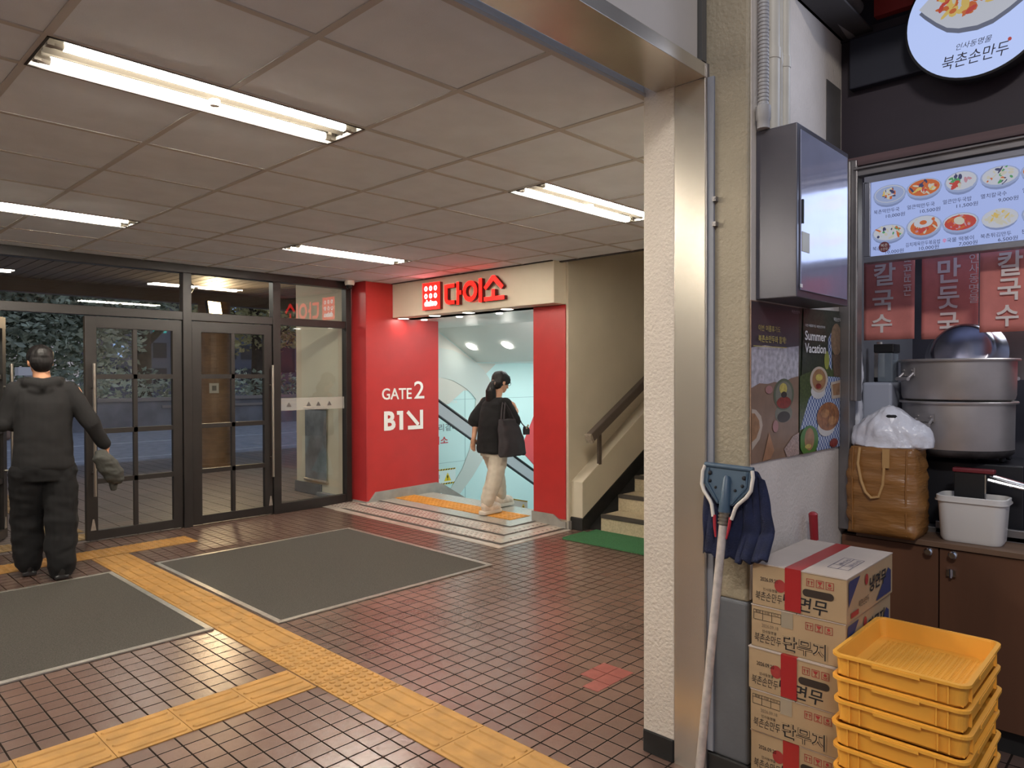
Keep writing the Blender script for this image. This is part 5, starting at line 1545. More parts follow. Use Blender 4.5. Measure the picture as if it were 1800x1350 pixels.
# ================================================================== CARTONS
CARD = mat('brown_card', (166, 140, 106), 0.75, nz=(4, 0.06))
CARDT = mat('pale_card_top', (178, 164, 152), 0.75, nz=(4, 0.05))
TAPE = mat('red_tape', (158, 36, 38), 0.3, spec=0.6)
CTAPE = mat('clear_tape', (196, 182, 158), 0.15, alpha=0.5)
REDI = mat('red_print', (154, 48, 44), 0.7)
BLUEI = mat('navy_print', (48, 52, 92), 0.7)
FADE = mat('faded_ink', (120, 104, 84), 0.8)
HOLE = mat('handle_slot_shade', (50, 38, 30), 0.9)  # flat dark tone painting the shade inside the uncut hand slot
BX, BY0, BY1, BH, BD = 2.285, 0.767, 1.070, 0.1405, 0.455
def carton(kind):
    """local frame: front face on x=0 looking to -x, y from 0 (near end) to 0.303 (wall end), z from 0"""
    t = empty('carton', (0, 0, 0), 'x', 'box', 'stacked cartons')
    t['_w'] = (0, 0, 0)
    w = BY1 - BY0
    b = B(); b.box(0.0, BD, 0.0, w, 0.0, BH - 0.003); b.build('body', CARD, t, bevel=0.002)
    b = B(); b.box(-0.002, BD + .001, -0.001, w / 2 - 0.002, BH - 0.0035, BH); b.box(-0.002, BD + .001, w / 2 + 0.001, w + 0.001, BH - 0.0035, BH); b.build('flap', CARDT, t)
    XQ = dict(right=(0, -1, 0), upv=(0, 0, 1))
    Y = lambda wy: wy - BY0
    e = -0.0012
    letters(t, BLACK, [('북촌손만두', (e, Y(1.060), 0.018), 0.090, 0.030, dict(slant=.1)), ('인사동명물', (e, Y(1.032), 0.052), 0.048, 0.010)], **XQ)
    if kind == 'a':
        letters(t, BLACK, [('2026.09.20', (e, Y(1.042), 0.083), 0.060, 0.013, dict(bold=.01)), ('냉면무', (e, Y(0.968), 0.010), 0.142, 0.048, dict(bold=.012, slant=.12))], **XQ)
    else:
        b = B()
        for yy in (1.062, 1.031, 1.000, 0.969):
            b.box(e, e + .0006, Y(yy) - .0006, Y(yy) + .0006, 0.092, 0.124)
        for zz in (0.092, 0.114, 0.124):
            b.box(e, e + .0006, Y(1.062), Y(0.969), zz - .0006, zz + .0006) if False else b.box(e, e + .0006, Y(0.969), Y(1.062), zz - .0006, zz + .0006)
        for k2, s in enumerate(('품명', '수량', '비고')):
            write(b, s, (e, Y(1.056 - .031 * k2), 0.1155), w=0.018, h=0.007, **XQ)
        b.build('printed_grid', BLACK, t, fix=False)
        letters(t, BLACK, [('단무지', (e, Y(0.964), 0.010), 0.142, 0.052, dict(bold=.035))], **XQ)
    if kind == 'b':
        b = B(); write(b, '단무지', (e - .0006, Y(0.964), 0.010), w=0.142, h=0.052, bold=-.005, **XQ); b.build('lettering_fill', CARD, t, fix=False)
        b = B(); write(b, '2026.09.18', (e, Y(1.034), 0.070), w=0.056, h=0.011, **XQ); b.build('date_lettering', FADE, t, fix=False)
        b = B(); b.box(-0.0018, 0.0, Y(.968), Y(.93), .085, BH); b.build('clear_tape', CTAPE, t)
    # red symbols
    for k2 in range(3):
        b = B()
        yc, zc, r = Y(0.878 - 0.030 * k2), 0.108, 0.012
        for (a0, a1, c0, c1) in ((-r, r, r - .0014, r), (-r, r, -r, -r + .0014), (-r, -r + .0014, -r, r), (r - .0014, r, -r, r)):
            b.box(e, e + .0006, yc + a0, yc + a1, zc + c0, zc + c1)
        if k2 == 0:
            for s2 in (-1, 1):
                b.add([(e, yc + s2 * .005 - .0012, zc - .007), (e, yc + s2 * .005 + .0012, zc - .007), (e, yc + s2 * .005 + .0012, zc + .003), (e, yc + s2 * .005, zc + .008), (e, yc + s2 * .005 - .0012, zc + .003)], [(0, 1, 2, 3, 4)])
                b.box(e, e + .0006, yc + s2 * .005 - .0034, yc + s2 * .005 + .0034, zc + .002, zc + .004)
        elif k2 == 1:
            b.add([(e, yc - .008, zc + .008), (e, yc + .008, zc + .008), (e, yc + .003, zc - .001), (e, yc - .003, zc - .001)], [(0, 1, 2, 3)])
            b.box(e, e + .0006, yc - .001, yc + .001, zc - .008, zc); b.box(e, e + .0006, yc - .005, yc + .005, zc - .0085, zc - .007)
        else:
            b.add([(e, yc + .005 * cos(q), zc + .003 + .005 * sin(q)) for q in [2 * pi * k3 / 12 for k3 in range(12)]], [tuple(range(12))])
            b.add([(e, yc - .008, zc - .002), (e, yc - .004, zc - .008), (e, yc + .004, zc - .008), (e, yc + .008, zc - .002), (e, yc, zc - .006)], [(0, 1, 2, 3, 4)])
        b.build('symbol', REDI, t, fix=False)
    if kind == 'a':
        b = B()
        b.add([(e, Y(.975) + .019 * cos(q), .077 + .021 * sin(q)) for q in [2 * pi * k3 / 24 for k3 in range(24)]], [tuple(range(24))])
        b.build('round_stamp', REDI, t, fix=False)
    if kind == 'a':
        b = B()
        n, pts = 8, []
        for k3 in range(n + 1):
            a = -pi / 2 + pi * k3 / n; pts.append((e - .0002, Y(.845) - .0 - (.028 + .012 * cos(a)) + .0, .074 + .012 * sin(a)))
        for k3 in range(n + 1):
            a = pi / 2 + pi * k3 / n; pts.append((e - .0002, Y(.890) + (.0 + .012 * -cos(a)), .074 + .012 * sin(a)))
        b.add(pts, [tuple(range(len(pts)))]); b.build('handle_hole_shade', HOLE, t, fix=False)
        b = B(); b.box(-0.0026, 0.0, Y(.907), Y(.959), .004, BH + .0006); b.box(-0.0026, BD + .0026, Y(.907), Y(.959), BH, BH + .0008); b.build('tape', TAPE, t)
    # end that looks along the counter (-y)
    YQ = dict(right=(1, 0, 0), upv=(0, 0, 1))
    f = -0.0024
    for q4 in ([(0.01, f, .05), (0.115, f, .13), (0.02, f, .13), (0.01, f, .125)], [(0.27, f, .012), (0.43, f, .012), (0.43, f, .085), (0.40, f, .10)]):
        b = B(); b.add(q4, [(0, 1, 2, 3)]); b.build('blue_print', BLUEI, t, fix=False)
    letters(t, BLACK, [('냉면무' if kind == 'a' else '단무지', (0.20, f - .0004, .055), .17, .05, dict(bold=.02, slant=.2)), ('북촌손만두', (0.10, f - .0004, .03), .10, .022)], name='end_lettering', **YQ)
    b = B(); b.add([(.175 + .016 * cos(q), f - .0004, .105 + .018 * sin(q)) for q in [2 * pi * k3 / 20 for k3 in range(20)]], [tuple(range(20))]); b.build('round_stamp', REDI, t, fix=False); b = B(); b.add([(.03, f - .0004, .012), (.10, f - .0004, .012), (.10, f - .0004, .028), (.03, f - .0004, .028)], [(0, 1, 2, 3)]); b.build('end_print', REDI, t, fix=False)
    return t
ca, cb = carton('a'), carton('b')
labs = ['red taped carton on top of the carton stack', 'carton with printed grid, second from the top of the stack', 'red taped carton third from the top of the stack', 'carton with printed grid, fourth from the top of the stack', 'red taped carton fifth from the top of the stack', 'lowest carton of the stack under the red taped one']
jit = [(0, 0, 0), (0.004, 0.004, .4), (-0.008, 0.010, -.6), (-0.002, 0.004, .3), (0.002, 0.006, -.4), (0, 0.004, .2)]
for k in range(6):
    src = ca if k % 2 == 0 else cb
    loc = (BX + jit[k][0], BY0 + jit[k][1], BH * (5 - k) + 0.001 + .0008 * (5 - k))
    if k < 2:
        src.location = loc; src['label'] = labs[k]; src.rotation_euler = (0, 0, radians(jit[k][2]))
    else:
        dup(src, loc, labs[k], radians(jit[k][2]))
top = ca
b = B()
fz = BH + .0012
for (x0, x1, y0, y1) in ((.10, .26, .030, .0312), (.10, .26, .062, .0632), (.10, .26, .094, .0952), (.10, .1012, .03, .095), (.2588, .26, .03, .095), (.15, .1512, .03, .095)):
    b.box(x0, x1, y0, y1, fz, fz + .0003)
for k in range(2):
    write(b, '품목 보고 번호', (.16, .036 + .032 * k, fz), w=.09, h=.014, right=(1, 0, 0), upv=(0, 1, 0))
o = b.build('top_label', BLUEI, top, local=True, fix=False)
# red handled tool behind the stack
tl = empty('red_handled_tool', (2.868, 1.09, 0), 'tool with a red grip standing behind the carton stack', 'tool')
b = B(); b.tube([(2.885, 1.088, 0.0), (2.872, 1.088, 0.83)], 0.010, 10); b.build('shaft', STEELD, tl, smooth=True)
b = B(); b.tube([(2.872, 1.088, 0.822), (2.871, 1.088, 0.83), (2.858, 1.088, 0.925), (2.857, 1.088, 0.932)], [0.016, 0.0155, 0.0175, 0.010], 14); b.build('grip', mat('red_grip', (150, 36, 44), 0.4), tl, smooth=True)

# ================================================================== YELLOW CRATES
CRY = mat('yellow_crate_plastic', (232, 166, 62), 0.42, spec=0.5, nz=(3, 0.05))
def crate():
    t = empty('plastic_crate', (0, 0, 0), 'x', 'crate', 'stacked yellow crates')
    w, l, h = 0.332, 0.420, 0.066      # y, x, z
    b = B()
    q = [rrect(0, 0, l * .955, w * .95, .022, 0.0), rrect(0, 0, l * .975, w * .97, .022, 0.006), rrect(0, 0, l, w, .024, h - .004), rrect(0, 0, l - .008, w - .008, .02, h - .004), rrect(0, 0, l * .975 - .01, w * .97 - .01, .018, 0.006)]
    loft(b, q, cap0=False, cap1=False)
    b.build('wall', CRY, t, fix=True)
    b = B()
    q = [rrect(0, 0, l, w, .024, h - .009), rrect(0, 0, l + .018, w + .018, .032, h - .008), rrect(0, 0, l + .018, w + .018, .032, h), rrect(0, 0, l - .004, w - .004, .022, h + .0012), rrect(0, 0, l - .008, w - .008, .02, h - .006)]
    loft(b, q, cap0=False, cap1=False)
    for s in (-1, 1):
        b.box(-.10, .10, s * (w / 2 + .0065) - .0045, s * (w / 2 + .0065) + .0045, h - .014, h - .004)
        b.box(s * (l / 2 + .0065) - .0045, s * (l / 2 + .0065) + .0045, -.06, .06, h - .014, h - .004)
    b.build('rim', CRY, t)
    for s in (-1, 1):
        for yy in (-.125, -.098, .098, .125):
            b = B(); b.box(s * l / 2 - .004, s * l / 2 + .004, yy - .002, yy + .002, 0.008, h - .008); b.build('rib', CRY, t)
        for xx in (-.16, .16):
            b = B(); b.box(xx - .002, xx + .002, s * w / 2 - .004, s * w / 2 + .004, 0.008, h - .008); b.build('rib', CRY, t)
    # floor with slots
    b = B()
    X0_, X1_, Y0_, Y1_ = -l * .475, l * .475, -w * .475, w * .475
    nx, ny = 30, 15
    mx, my = .03, .03
    b.box(X0_, X1_, Y0_, Y0_ + my, .004, .008); b.box(X0_, X1_, Y1_ - my, Y1_, .004, .008)
    b.box(X0_, X0_ + mx, Y0_ + my, Y1_ - my, .004, .008); b.box(X1_ - mx, X1_, Y0_ + my, Y1_ - my, .004, .008)
    ax0, ax1, ay0, ay1 = X0_ + mx, X1_ - mx, Y0_ + my, Y1_ - my
    for k in range(nx):
        c = ax0 + (ax1 - ax0) * (k + .5) / nx
        b.box(c - .0034, c + .0034, ay0, ay1, .004, .0078)
    for k in range(ny):
        c = ay0 + (ay1 - ay0) * (k + .5) / ny
        b.box(ax0, ax1, c - .0026, c + .0026, .0045, .008)
    b.build('base_grating', CRY, t)
    return t
cr = crate()
ords = ['top', 'second from the top', 'third from the top', 'fourth from the top', 'fifth from the top', 'sixth from the top', 'seventh from the top', 'eighth from the top', 'ninth from the top', 'bottom']
rnd = random.Random(3)
for k in range(10):
    loc = (2.352 + rnd.uniform(-.003, .003), 0.588 + rnd.uniform(-.003, .003), 0.001 + 0.0668 * (9 - k))
    lab = 'empty yellow perforated crate on top of the crate stack' if k == 0 else 'yellow crate %s of the crate stack' % (ords[k] if k < 9 else 'at the bottom')
    if k == 0:
        cr.location = loc; cr['label'] = lab
    else:
        dup(cr, loc, lab)

# ================================================================== MOP
mp = empty('mop', (2.148, 1.206, 0), 'mop with navy cloth head leaning upside down on the column', 'mop')
hb_, ht_ = Vector((2.150, 1.205, 0.012)), Vector((2.300, 1.176, 1.03))
b = B(); b.tube([hb_, ht_], 0.0145, 16); b.build('handle', mat('worn_mop_handle', (176, 166, 158), 0.45, nz=(30, 0.18)), mp, smooth=True)
md_ = (ht_ - hb_).normalized()
sy_ = Vector((0, -1, 0)); sy_ = (sy_ - md_ * sy_.dot(md_)).normalized()
nx_ = sy_.cross(md_).normalized()
if nx_.x > 0: nx_ = -nx_
def mpnt(s, u, o=0): return ht_ + sy_ * s + md_ * u + nx_ * o
BLUEP = mat('slate_blue_plastic', (62, 82, 100), 0.4)
b = B()
pp = [(-.088, .125), (.088, .125), (.088, .06), (.03, -.005), (-.03, -.005), (-.088, .06)]
b.prism([mpnt(s, u, -.006) for s, u in pp], nx_ * .010)
b.tube([mpnt(-.09, .125, 0), mpnt(.09, .125, 0)], 0.010, 10)
b.tube([mpnt(0, .095, .008), mpnt(0, .085, .008), mpnt(0, -.01, .004), mpnt(0, -.03, .002)], [0.006, 0.013, 0.019, 0.021], 14)
for s in (-.072, .072):
    b.tube([mpnt(s, .115, .006), mpnt(s * 1.02, .065, .006), mpnt(s * .35, .0, .006)], 0.004, 6)
b.build('bracket', BLUEP, mp, smooth=True)
b = B()
for s, u, r in ((-.066, .098, .008), (.062, .094, .008), (-.063, .07, .006), (.058, .066, .006), (-.04, .05, .005), (.034, .048, .005)):
    b.ell(mpnt(s, u, .0045), r, 12)
b.build('rivet_hole', BLACK, mp, smooth=True)
b = B()
for sgn in (-1, 1):
    b.tube([mpnt(sgn * .088, .122, .004), mpnt(sgn * .094, .10, .006), mpnt(sgn * .092, .055, .008), mpnt(sgn * .080, .032, .010), mpnt(sgn * .052, .002, .012), mpnt(sgn * .044, -.012, .012), mpnt(sgn * .034, -.052, .012)], 0.0065, 10)
b.build('wire_clamp', mat('cream_wire', (198, 190, 180), 0.4), mp, smooth=True)
b = B()
for sgn in (-1, 1):
    b.tube([mpnt(sgn * .030, -.045, .012), mpnt(sgn * .026, -.085, .010), mpnt(sgn * .020, -.12, .008)], [.006, .005, .003], 8)
b.build('red_clip', mat('red_clip_plastic', (164, 40, 52), 0.4), mp, smooth=True)
b = B()
b.tube([mpnt(0, -.03, 0), mpnt(0, -.075, 0)], 0.0175, 14)
for k in range(4): b.tube([mpnt(0, -.03 - .012 * k, 0), mpnt(0, -.036 - .012 * k, 0)], 0.020, 14)
b.build('collar', mat('rusty_collar', (108, 100, 90), 0.5, 0.5, nz=(40, 0.3)), mp, smooth=True)
# cloth
bm = bmesh.new()
NXC, NZC = 46, 30
grid = []
for j in range(NZC + 1):
    row = []
    for i in range(NXC + 1):
        u, v = i / NXC, j / NZC
        yy = (1.262 + 0.012 * v) - u * (0.205 + 0.055 * min(1, v * 1.6))
        bot = 0.836 + (0.014 if u > .68 else 0) + 0.005 * sin(u * 21) + 0.004 * sin(u * 47)
        zz = 1.148 + 0.006 * sin(u * 15) - v * (1.148 - bot)
        if u > .8: zz -= (u - .8) ** 2 * 0.9 * (1 - v)
        xx = 2.338 + 0.006 * v * sin(u * 24 + 1) + 0.003 * sin(u * 50 + v * 6) - 0.02 * v
        if u > .6 and v > .7: xx -= 0.05 * (v - .7) / .3
        row.append(bm.verts.new((xx, yy, zz)))
    grid.append(row)
for j in range(NZC):
    for i in range(NXC):
        bm.faces.new((grid[j][i], grid[j][i + 1], grid[j + 1][i + 1], grid[j + 1][i]))
me = bpy.data.meshes.new('cloth'); bm.to_mesh(me); bm.free()
for v in me.vertices: v.co -= Vector(mp['_w'])
me.materials.append(mat('navy_mop_cloth', (24, 30, 58), 0.95, nz=(20, 0.25), bump=(240, 0.7, 0.004)))
for p in me.polygons: p.use_smooth = True
o = bpy.data.objects.new('cloth', me); COL.objects.link(o); o.parent = mp
so = o.modifiers.new('thick', 'SOLIDIFY'); so.thickness = 0.012

# ================================================================== PEOPLE
def fuse(name, b, m, parent, voxel=0.006, smooth=6, wrinkle=None, subd=False):
    """merge overlapping closed shapes into one continuous skin"""
    me = bpy.data.meshes.new('tmp')
    me.from_pydata([tuple(p) for p in b.v], [], b.f)
    bm = bmesh.new(); bm.from_mesh(me); bmesh.ops.recalc_face_normals(bm, faces=bm.faces); bm.to_mesh(me); bm.free()
    o = bpy.data.objects.new('tmp', me); COL.objects.link(o)
    r = o.modifiers.new('r', 'REMESH'); r.mode = 'VOXEL'; r.voxel_size = voxel
    s = o.modifiers.new('s', 'SMOOTH'); s.factor = 0.5; s.iterations = smooth
    dg = bpy.context.evaluated_depsgraph_get()
    out = bpy.data.meshes.new_from_object(o.evaluated_get(dg))
    bpy.data.objects.remove(o)
    out.name = name
    if wrinkle:
        ns = [(v.co.copy(), v.normal.copy()) for v in out.vertices]
        for v, (c, n) in zip(out.vertices, ns):
            v.co = c + n * wrinkle(c)
    out.materials.clear()
    out.materials.append(m)
    for p in out.polygons:
        p.use_smooth = True
    ob = bpy.data.objects.new(name, out)
    COL.objects.link(ob)
    ob.parent = parent
    return ob

def rings(b, rows):
    """rows of (x, y, z, rx, ry): a closed trunk of oval sections"""
    n = 28
    rr = [[(x + rx * cos(2 * pi * k / n), y + ry * sin(2 * pi * k / n), z) for k in range(n)] for x, y, z, rx, ry in rows]
    return loft(b, rr)
def limb(b, pts, rs, n=16):
    P = [Vector(p) for p in pts]
    # round over the joints by inserting midpoints
    b.tube(P, rs, n)
    for p, r in zip(P, rs):
        b.ell(p, r * .99, 14)
    return b
def hand(b, w, d, palm, thumb, curl=0.25, s=1.0):
    """w wrist, d direction of fingers, palm normal, thumb side"""
    w = Vector(w); d = Vector(d).normalized(); th = Vector(thumb); th = (th - d * th.dot(d)).normalized(); pn = d.cross(th).normalized()
    if pn.dot(Vector(palm)) < 0: pn = -pn
    M = Matrix((th, pn, d)).transposed()
    b.ell(w + d * .045 * s, (.038 * s, .017 * s, .054 * s), 16, 0, M)
    b.tube([w - d * .03 * s, w + d * .02 * s], [.024 * s, .026 * s], 12)
    for k, (off, L) in enumerate(((.028, .068), (.010, .078), (-.009, .072), (-.027, .058))):
        p = w + d * .088 * s + th * off * s
        q = [p - d * .02 * s, p]
        a = curl * (1 + .25 * k)
        dd = d.copy()
        for seg in (.45, .32, .23):
            dd = (dd * cos(a) + pn * sin(a)).normalized()
            q.append(q[-1] + dd * L * seg * s)
        b.tube(q, [.0095 * s, .0098 * s, .0090 * s, .0082 * s, .0065 * s], 9)
        b.ell(q[-1], .0066 * s, 8)
    p = w + d * .028 * s + th * .028 * s
    q = [p, p + (d * .5 + th * .7 + pn * .2) * .035 * s, p + (d * .85 + th * .9 + pn * .45) * .055 * s, p + (d * 1.25 + th * .9 + pn * .6) * .066 * s]
    b.tube(q, [.014 * s, .0115 * s, .010 * s, .0075 * s], 9)
    b.ell(q[-1], .0078 * s, 8)
def head(b, c, fwd, upd, s=1.0):
    """skull, jaw, nose, ears; c centre of the skull"""
    c = Vector(c); f = Vector(fwd).normalized(); u = Vector(upd); u = (u - f * u.dot(f)).normalized(); r = f.cross(u)
    M = Matrix((r, f, u)).transposed()
    at = lambda x, y, z: c + M @ Vector((x, y, z)) * s
    b.ell(at(0, -.008, .022), (.075 * s, .094 * s, .088 * s), 20, 0, M)
    b.ell(at(0, .022, -.045), (.058 * s, .066 * s, .070 * s), 18, 0, M)
    b.ell(at(0, .055, -.088), (.030 * s, .028 * s, .024 * s), 14, 0, M)
    b.tube([at(0, .088, .012), at(0, .102, -.018), at(0, .108, -.036), at(0, .088, -.044)], [.008 * s, .010 * s, .014 * s, .010 * s], 10)
    b.ell(at(0, .082, -.066), (.024 * s, .012 * s, .007 * s), 12, 0, M)
    b.ell(at(0, .080, -.076), (.020 * s, .012 * s, .006 * s), 12, 0, M)
    for e in (-1, 1):
        b.ell(at(e * .076, -.008, -.012), (.010 * s, .020 * s, .032 * s), 12, 0, M)
        b.ell(at(e * .034, .078, .022), (.020 * s, .012 * s, .007 * s), 10, 0, M)
        b.ell(at(e * .045, .060, -.030), (.020 * s, .016 * s, .018 * s), 10, 0, M)
    return at, M
def wr(sx, sy, sz, a, seed=0.0):
    def f(c):
        return a * noise.noise(Vector((c.x * sx + seed, c.y * sy, c.z * sz))) + a * .5 * noise.noise(Vector((c.x * sx * 2.3, c.y * sy * 2.3 + seed, c.z * sz * 2.1)))
    return f
SKIN = mat('skin', (206, 158, 130), 0.5, spec=0.35, nz=(14, 0.04))
SKIN2 = mat('skin_tanned', (196, 142, 110), 0.5, spec=0.35, nz=(14, 0.04))
HAIR = mat('black_hair', (22, 19, 19), 0.5, spec=0.4, nz=(60, 0.3), stretch=(1, 1, .2))
EYE = mat('eye_dark', (26, 20, 18), 0.15)

# ---- man leaving through the open door, seen from behind
man = empty('person', (1.43, 6.20, 0.004), 'person in charcoal hoodie and baggy black trousers walking out of the open door', 'person', rz=-radians(10))
b = B()
rings(b, [(0, 0, .80, .15, .11), (0, 0, .95, .165, .115), (0, .0, 1.10, .15, .11), (0, .01, 1.25, .175, .115), (0, .01, 1.36, .175, .10), (0, .005, 1.41, .09, .075)])
limb(b, [(0, .0, 1.38), (-.01, .015, 1.50)], [.062, .056])
at, M = head(b, (-.015, .03, 1.585), (-.12, 1, -.02), (0, 0, 1), .98)
limb(b, [(-.17, .0, 1.355), (-.24, .02, 1.12), (-.175, .24, 1.095)], [.055, .042, .034])
hand(b, (-.165, .27, 1.095), (.35, 1, .05), (1, 0, -.3), (0, .2, 1), .35)
limb(b, [(.19, .0, 1.355), (.315, -.03, 1.10), (.405, .04, .93)], [.055, .042, .032])
hand(b, (.412, .05, .915), (.12, .12, -1), (-1, 0, 0), (0, 1, 0), .45)
limb(b, [(-.085, 0, .86), (-.09, .05, .47), (-.085, .02, .10)], [.09, .062, .045])
limb(b, [(.085, 0, .86), (.085, -.06, .47), (.085, -.20, .10)], [.09, .062, .045])
b.ell((-.095, .06, .055), (.032, .09, .032), 14); b.ell((.09, -.18, .055), (.032, .09, .032), 14)
fuse('body', b, SKIN2, man, .006, 5)
b = B()
for e in (-1, 1): b.ell(at(e * .034, .079, .006), (.012, .008, .008), 10)
b.build('eye', EYE, man, smooth=True, local=True)
b = B()
b.ell(at(0, -.012, .038), (.086, .106, .088), 20, 0, M); b.ell(at(0, -.055, .0), (.078, .062, .085), 18, 0, M); b.ell(at(0, -.05, -.045), (.060, .045, .045), 16, 0, M)
for e in (-1, 1): b.ell(at(e * .070, .0, .03), (.018, .05, .045), 12, 0, M)
fuse('hair', b, HAIR, man, .006, 4, wr(40, 40, 12, .003))
HOOD = mat('charcoal_jersey', (29, 28, 29), 0.9, nz=(10, 0.12), bump=(260, 0.3, 0.001))
b = B()
rings(b, [(0, 0, .775, .190, .14), (0, 0, .80, .198, .15), (0, 0, .95, .188, .148), (0, 0, 1.12, .185, .15), (0, .005, 1.28, .192, .145), (0, .005, 1.37, .18, .125), (-.005, .0, 1.43, .115, .09), (-.01, .01, 1.455, .085, .075)])
limb(b, [(-.165, .0, 1.365), (-.245, .01, 1.13), (-.175, .22, 1.10)], [.072, .064, .048])
limb(b, [(.165, .0, 1.365), (.31, -.03, 1.10), (.398, .03, .945)], [.072, .064, .046])
# hood lying on the shoulders
b.tube([(-.13, .05, 1.435), (-.10, -.06, 1.43), (-.01, -.105, 1.405), (.08, -.06, 1.43), (.11, .05, 1.435)], [.035, .045, .055, .045, .035], 12)
b.ell((-.01, -.085, 1.375), (.10, .05, .065), 16)
fuse('hoodie', b, HOOD, man, .0075, 5, wr(5, 5, 9, .007, 2.0))
TROU = mat('black_trouser_cloth', (12, 11, 13), 0.95, nz=(8, 0.2), bump=(300, 0.3, 0.001))
b = B()
rings(b, [(0, 0, .70, .19, .15), (0, 0, .82, .188, .145), (0, 0, .92, .165, .125), (0, 0, .94, .16, .12)])
limb(b, [(-.10, .0, .76), (-.105, .03, .60), (-.105, .06, .45), (-.10, .05, .25), (-.098, .04, .085)], [.118, .118, .110, .104, .088])
limb(b, [(.10, .0, .76), (.098, -.03, .60), (.10, -.07, .45), (.092, -.14, .25), (.09, -.20, .075)], [.118, .118, .110, .104, .090])
fuse('trousers', b, TROU, man, .0075, 5, wr(7, 7, 11, .013, 5.0))
SHOE = mat('black_shoe', (30, 29, 30), 0.35, spec=0.6)
for nm, x, y in (('l', -.095, .08), ('r', .09, -.165)):
    b = B()
    b.ell((x, y + .02, .055), (.05, .14, .052), 18); b.ell((x, y - .06, .07), (.042, .06, .07), 16); b.box(x - .046, x + .046, y - .11, y + .14, 0.002, .03)
    fuse('shoe', b, SHOE, man, .006, 4)
# jacket carried in the hand
jk = empty('carried_jacket', (1.84, 6.15, 0.6), 'grey folded jacket swinging from the hand of the person in the hoodie', 'jacket', rz=-radians(10))
jk['_w'] = (0, 0, 0)
b = B()
mw = man.location
b.tube([(-.055, -.03, .30), (-.045, -.03, .26), (-.005, -.02, .19), (.045, -.01, .115), (.075, .0, .055), (.08, .0, .025)], [.028, .062, .072, .072, .055, .022], 16)
b.tube([(-.03, .02, .24), (.02, .03, .12), (.055, .03, -.015), (.062, .03, -.03)], [.03, .045, .028, .012], 14)
o = fuse('cloth', b, mat('grey_jacket_cloth', (68, 68, 64), 0.8, nz=(8, 0.1)), jk, .006, 5, wr(9, 9, 20, .010, 1.0))

# ---- woman stepping through the entrance
wom = empty('person', (5.375, 5.41, 0.0375), 'person with black ponytail and loose black top stepping into the lit entrance', 'person', rz=-pi / 2)
b = B()
rings(b, [(0, 0, .70, .14, .10), (0, 0, .80, .15, .115), (0, .0, .92, .135, .105), (0, .01, 1.04, .145, .11), (0, .025, 1.15, .15, .10), (0, .035, 1.20, .08, .07)])
limb(b, [(0, .03, 1.17), (.0, .075, 1.28)], [.052, .047])
wat, WM = head(b, (.005, .105, 1.365), (.18, 1, -.30), (0, .25, 1), .93)
limb(b, [(-.165, .02, 1.155), (-.225, -.05, .95), (-.225, -.08, .775)], [.048, .036, .026])
hand(b, (-.225, -.085, .765), (-.10, -.05, -1), (.6, .5, 0), (.2, 1, 0), .18, .92)
limb(b, [(.165, .02, 1.155), (.235, .06, .965), (.14, .20, 1.055)], [.048, .036, .026])
hand(b, (.135, .205, 1.06), (-.55, .35, .6), (-1, 0, -.3), (0, -.4, 1), .5, .92)
limb(b, [(-.08, 0, .74), (-.09, .14, .40), (-.10, .20, .09)], [.085, .058, .04])
limb(b, [(.08, 0, .74), (.095, -.08, .40), (.10, -.22, .09)], [.085, .058, .04])
b.ell((-.10, .24, .05), (.036, .10, .036), 14); b.ell((.10, -.17, .05), (.036, .10, .036), 14)
fuse('body', b, SKIN, wom, .0055, 4)
b = B()
for e in (-1, 1): b.ell(wat(e * .034, .079, .006), (.012, .008, .008), 10)
b.build('eye', EYE, wom, smooth=True, local=True)
b = B()
b.ell(wat(0, -.014, .036), (.085, .106, .088), 20, 0, WM); b.ell(wat(0, -.052, -.01), (.078, .062, .085), 18, 0, WM)
for e in (-1, 1): b.ell(wat(e * .066, .022, .028), (.020, .058, .050), 12, 0, WM)
b.ell(wat(0, .055, .070), (.06, .04, .03), 12, 0, WM)
T0 = wat(0, -.105, -.045)
b.tube([T0 + Vector((0, .02, .01)), T0 + Vector((0, -.012, -.012)), T0 + Vector((0, -.035, -.08)), T0 + Vector((-.005, -.025, -.17)), T0 + Vector((-.01, -.005, -.27)), T0 + Vector((-.01, .0, -.33))], [.032, .036, .056, .056, .042, .014], 14)
fuse('hair', b, HAIR, wom, .006, 3, wr(45, 45, 10, .004))
b = B()
ths = [T0 + Matrix(WM) @ Vector((.036 * cos(a), .006 * sin(3 * a), .036 * sin(a))) * .93 for a in [2 * pi * k / 14 for k in range(15)]]
b.tube(ths, .011, 8, caps=False); b.build('hair_tie', mat('pale_hair_tie', (146, 122, 112), 0.7, nz=(60, .3)), wom, smooth=True, local=True)
b = B()
for e in (-1, 1):
    b.tube([wat(e * .034 + .024 * cos(a), .100, .004 + .021 * sin(a)) for a in [2 * pi * k / 16 for k in range(17)]], .0022, 6, caps=False)
    b.tube([wat(e * .058, .099, .010), wat(e * .078, .06, .012), wat(e * .079, -.01, .005)], .0022, 6)
b.tube([wat(-.012, .101, .008), wat(.012, .101, .008)], .0022, 6)
b.build('glasses', BLACK, wom, smooth=True, local=True)
TEE = mat('black_tee_cloth', (22, 21, 23), 0.95, nz=(8, 0.2), bump=(300, 0.3, 0.001))
b = B()
rings(b, [(0, -.01, .615, .195, .152), (0, -.01, .64, .20, .156), (0, -.01, .78, .192, .150), (0, .0, .92, .185, .145), (0, .01, 1.05, .18, .135), (0, .018, 1.13, .172, .115), (0, .03, 1.185, .11, .085), (0, .035, 1.205, .075, .068)])
limb(b, [(-.15, .02, 1.14), (-.205, -.02, 1.03), (-.232, -.055, .945)], [.068, .073, .076])
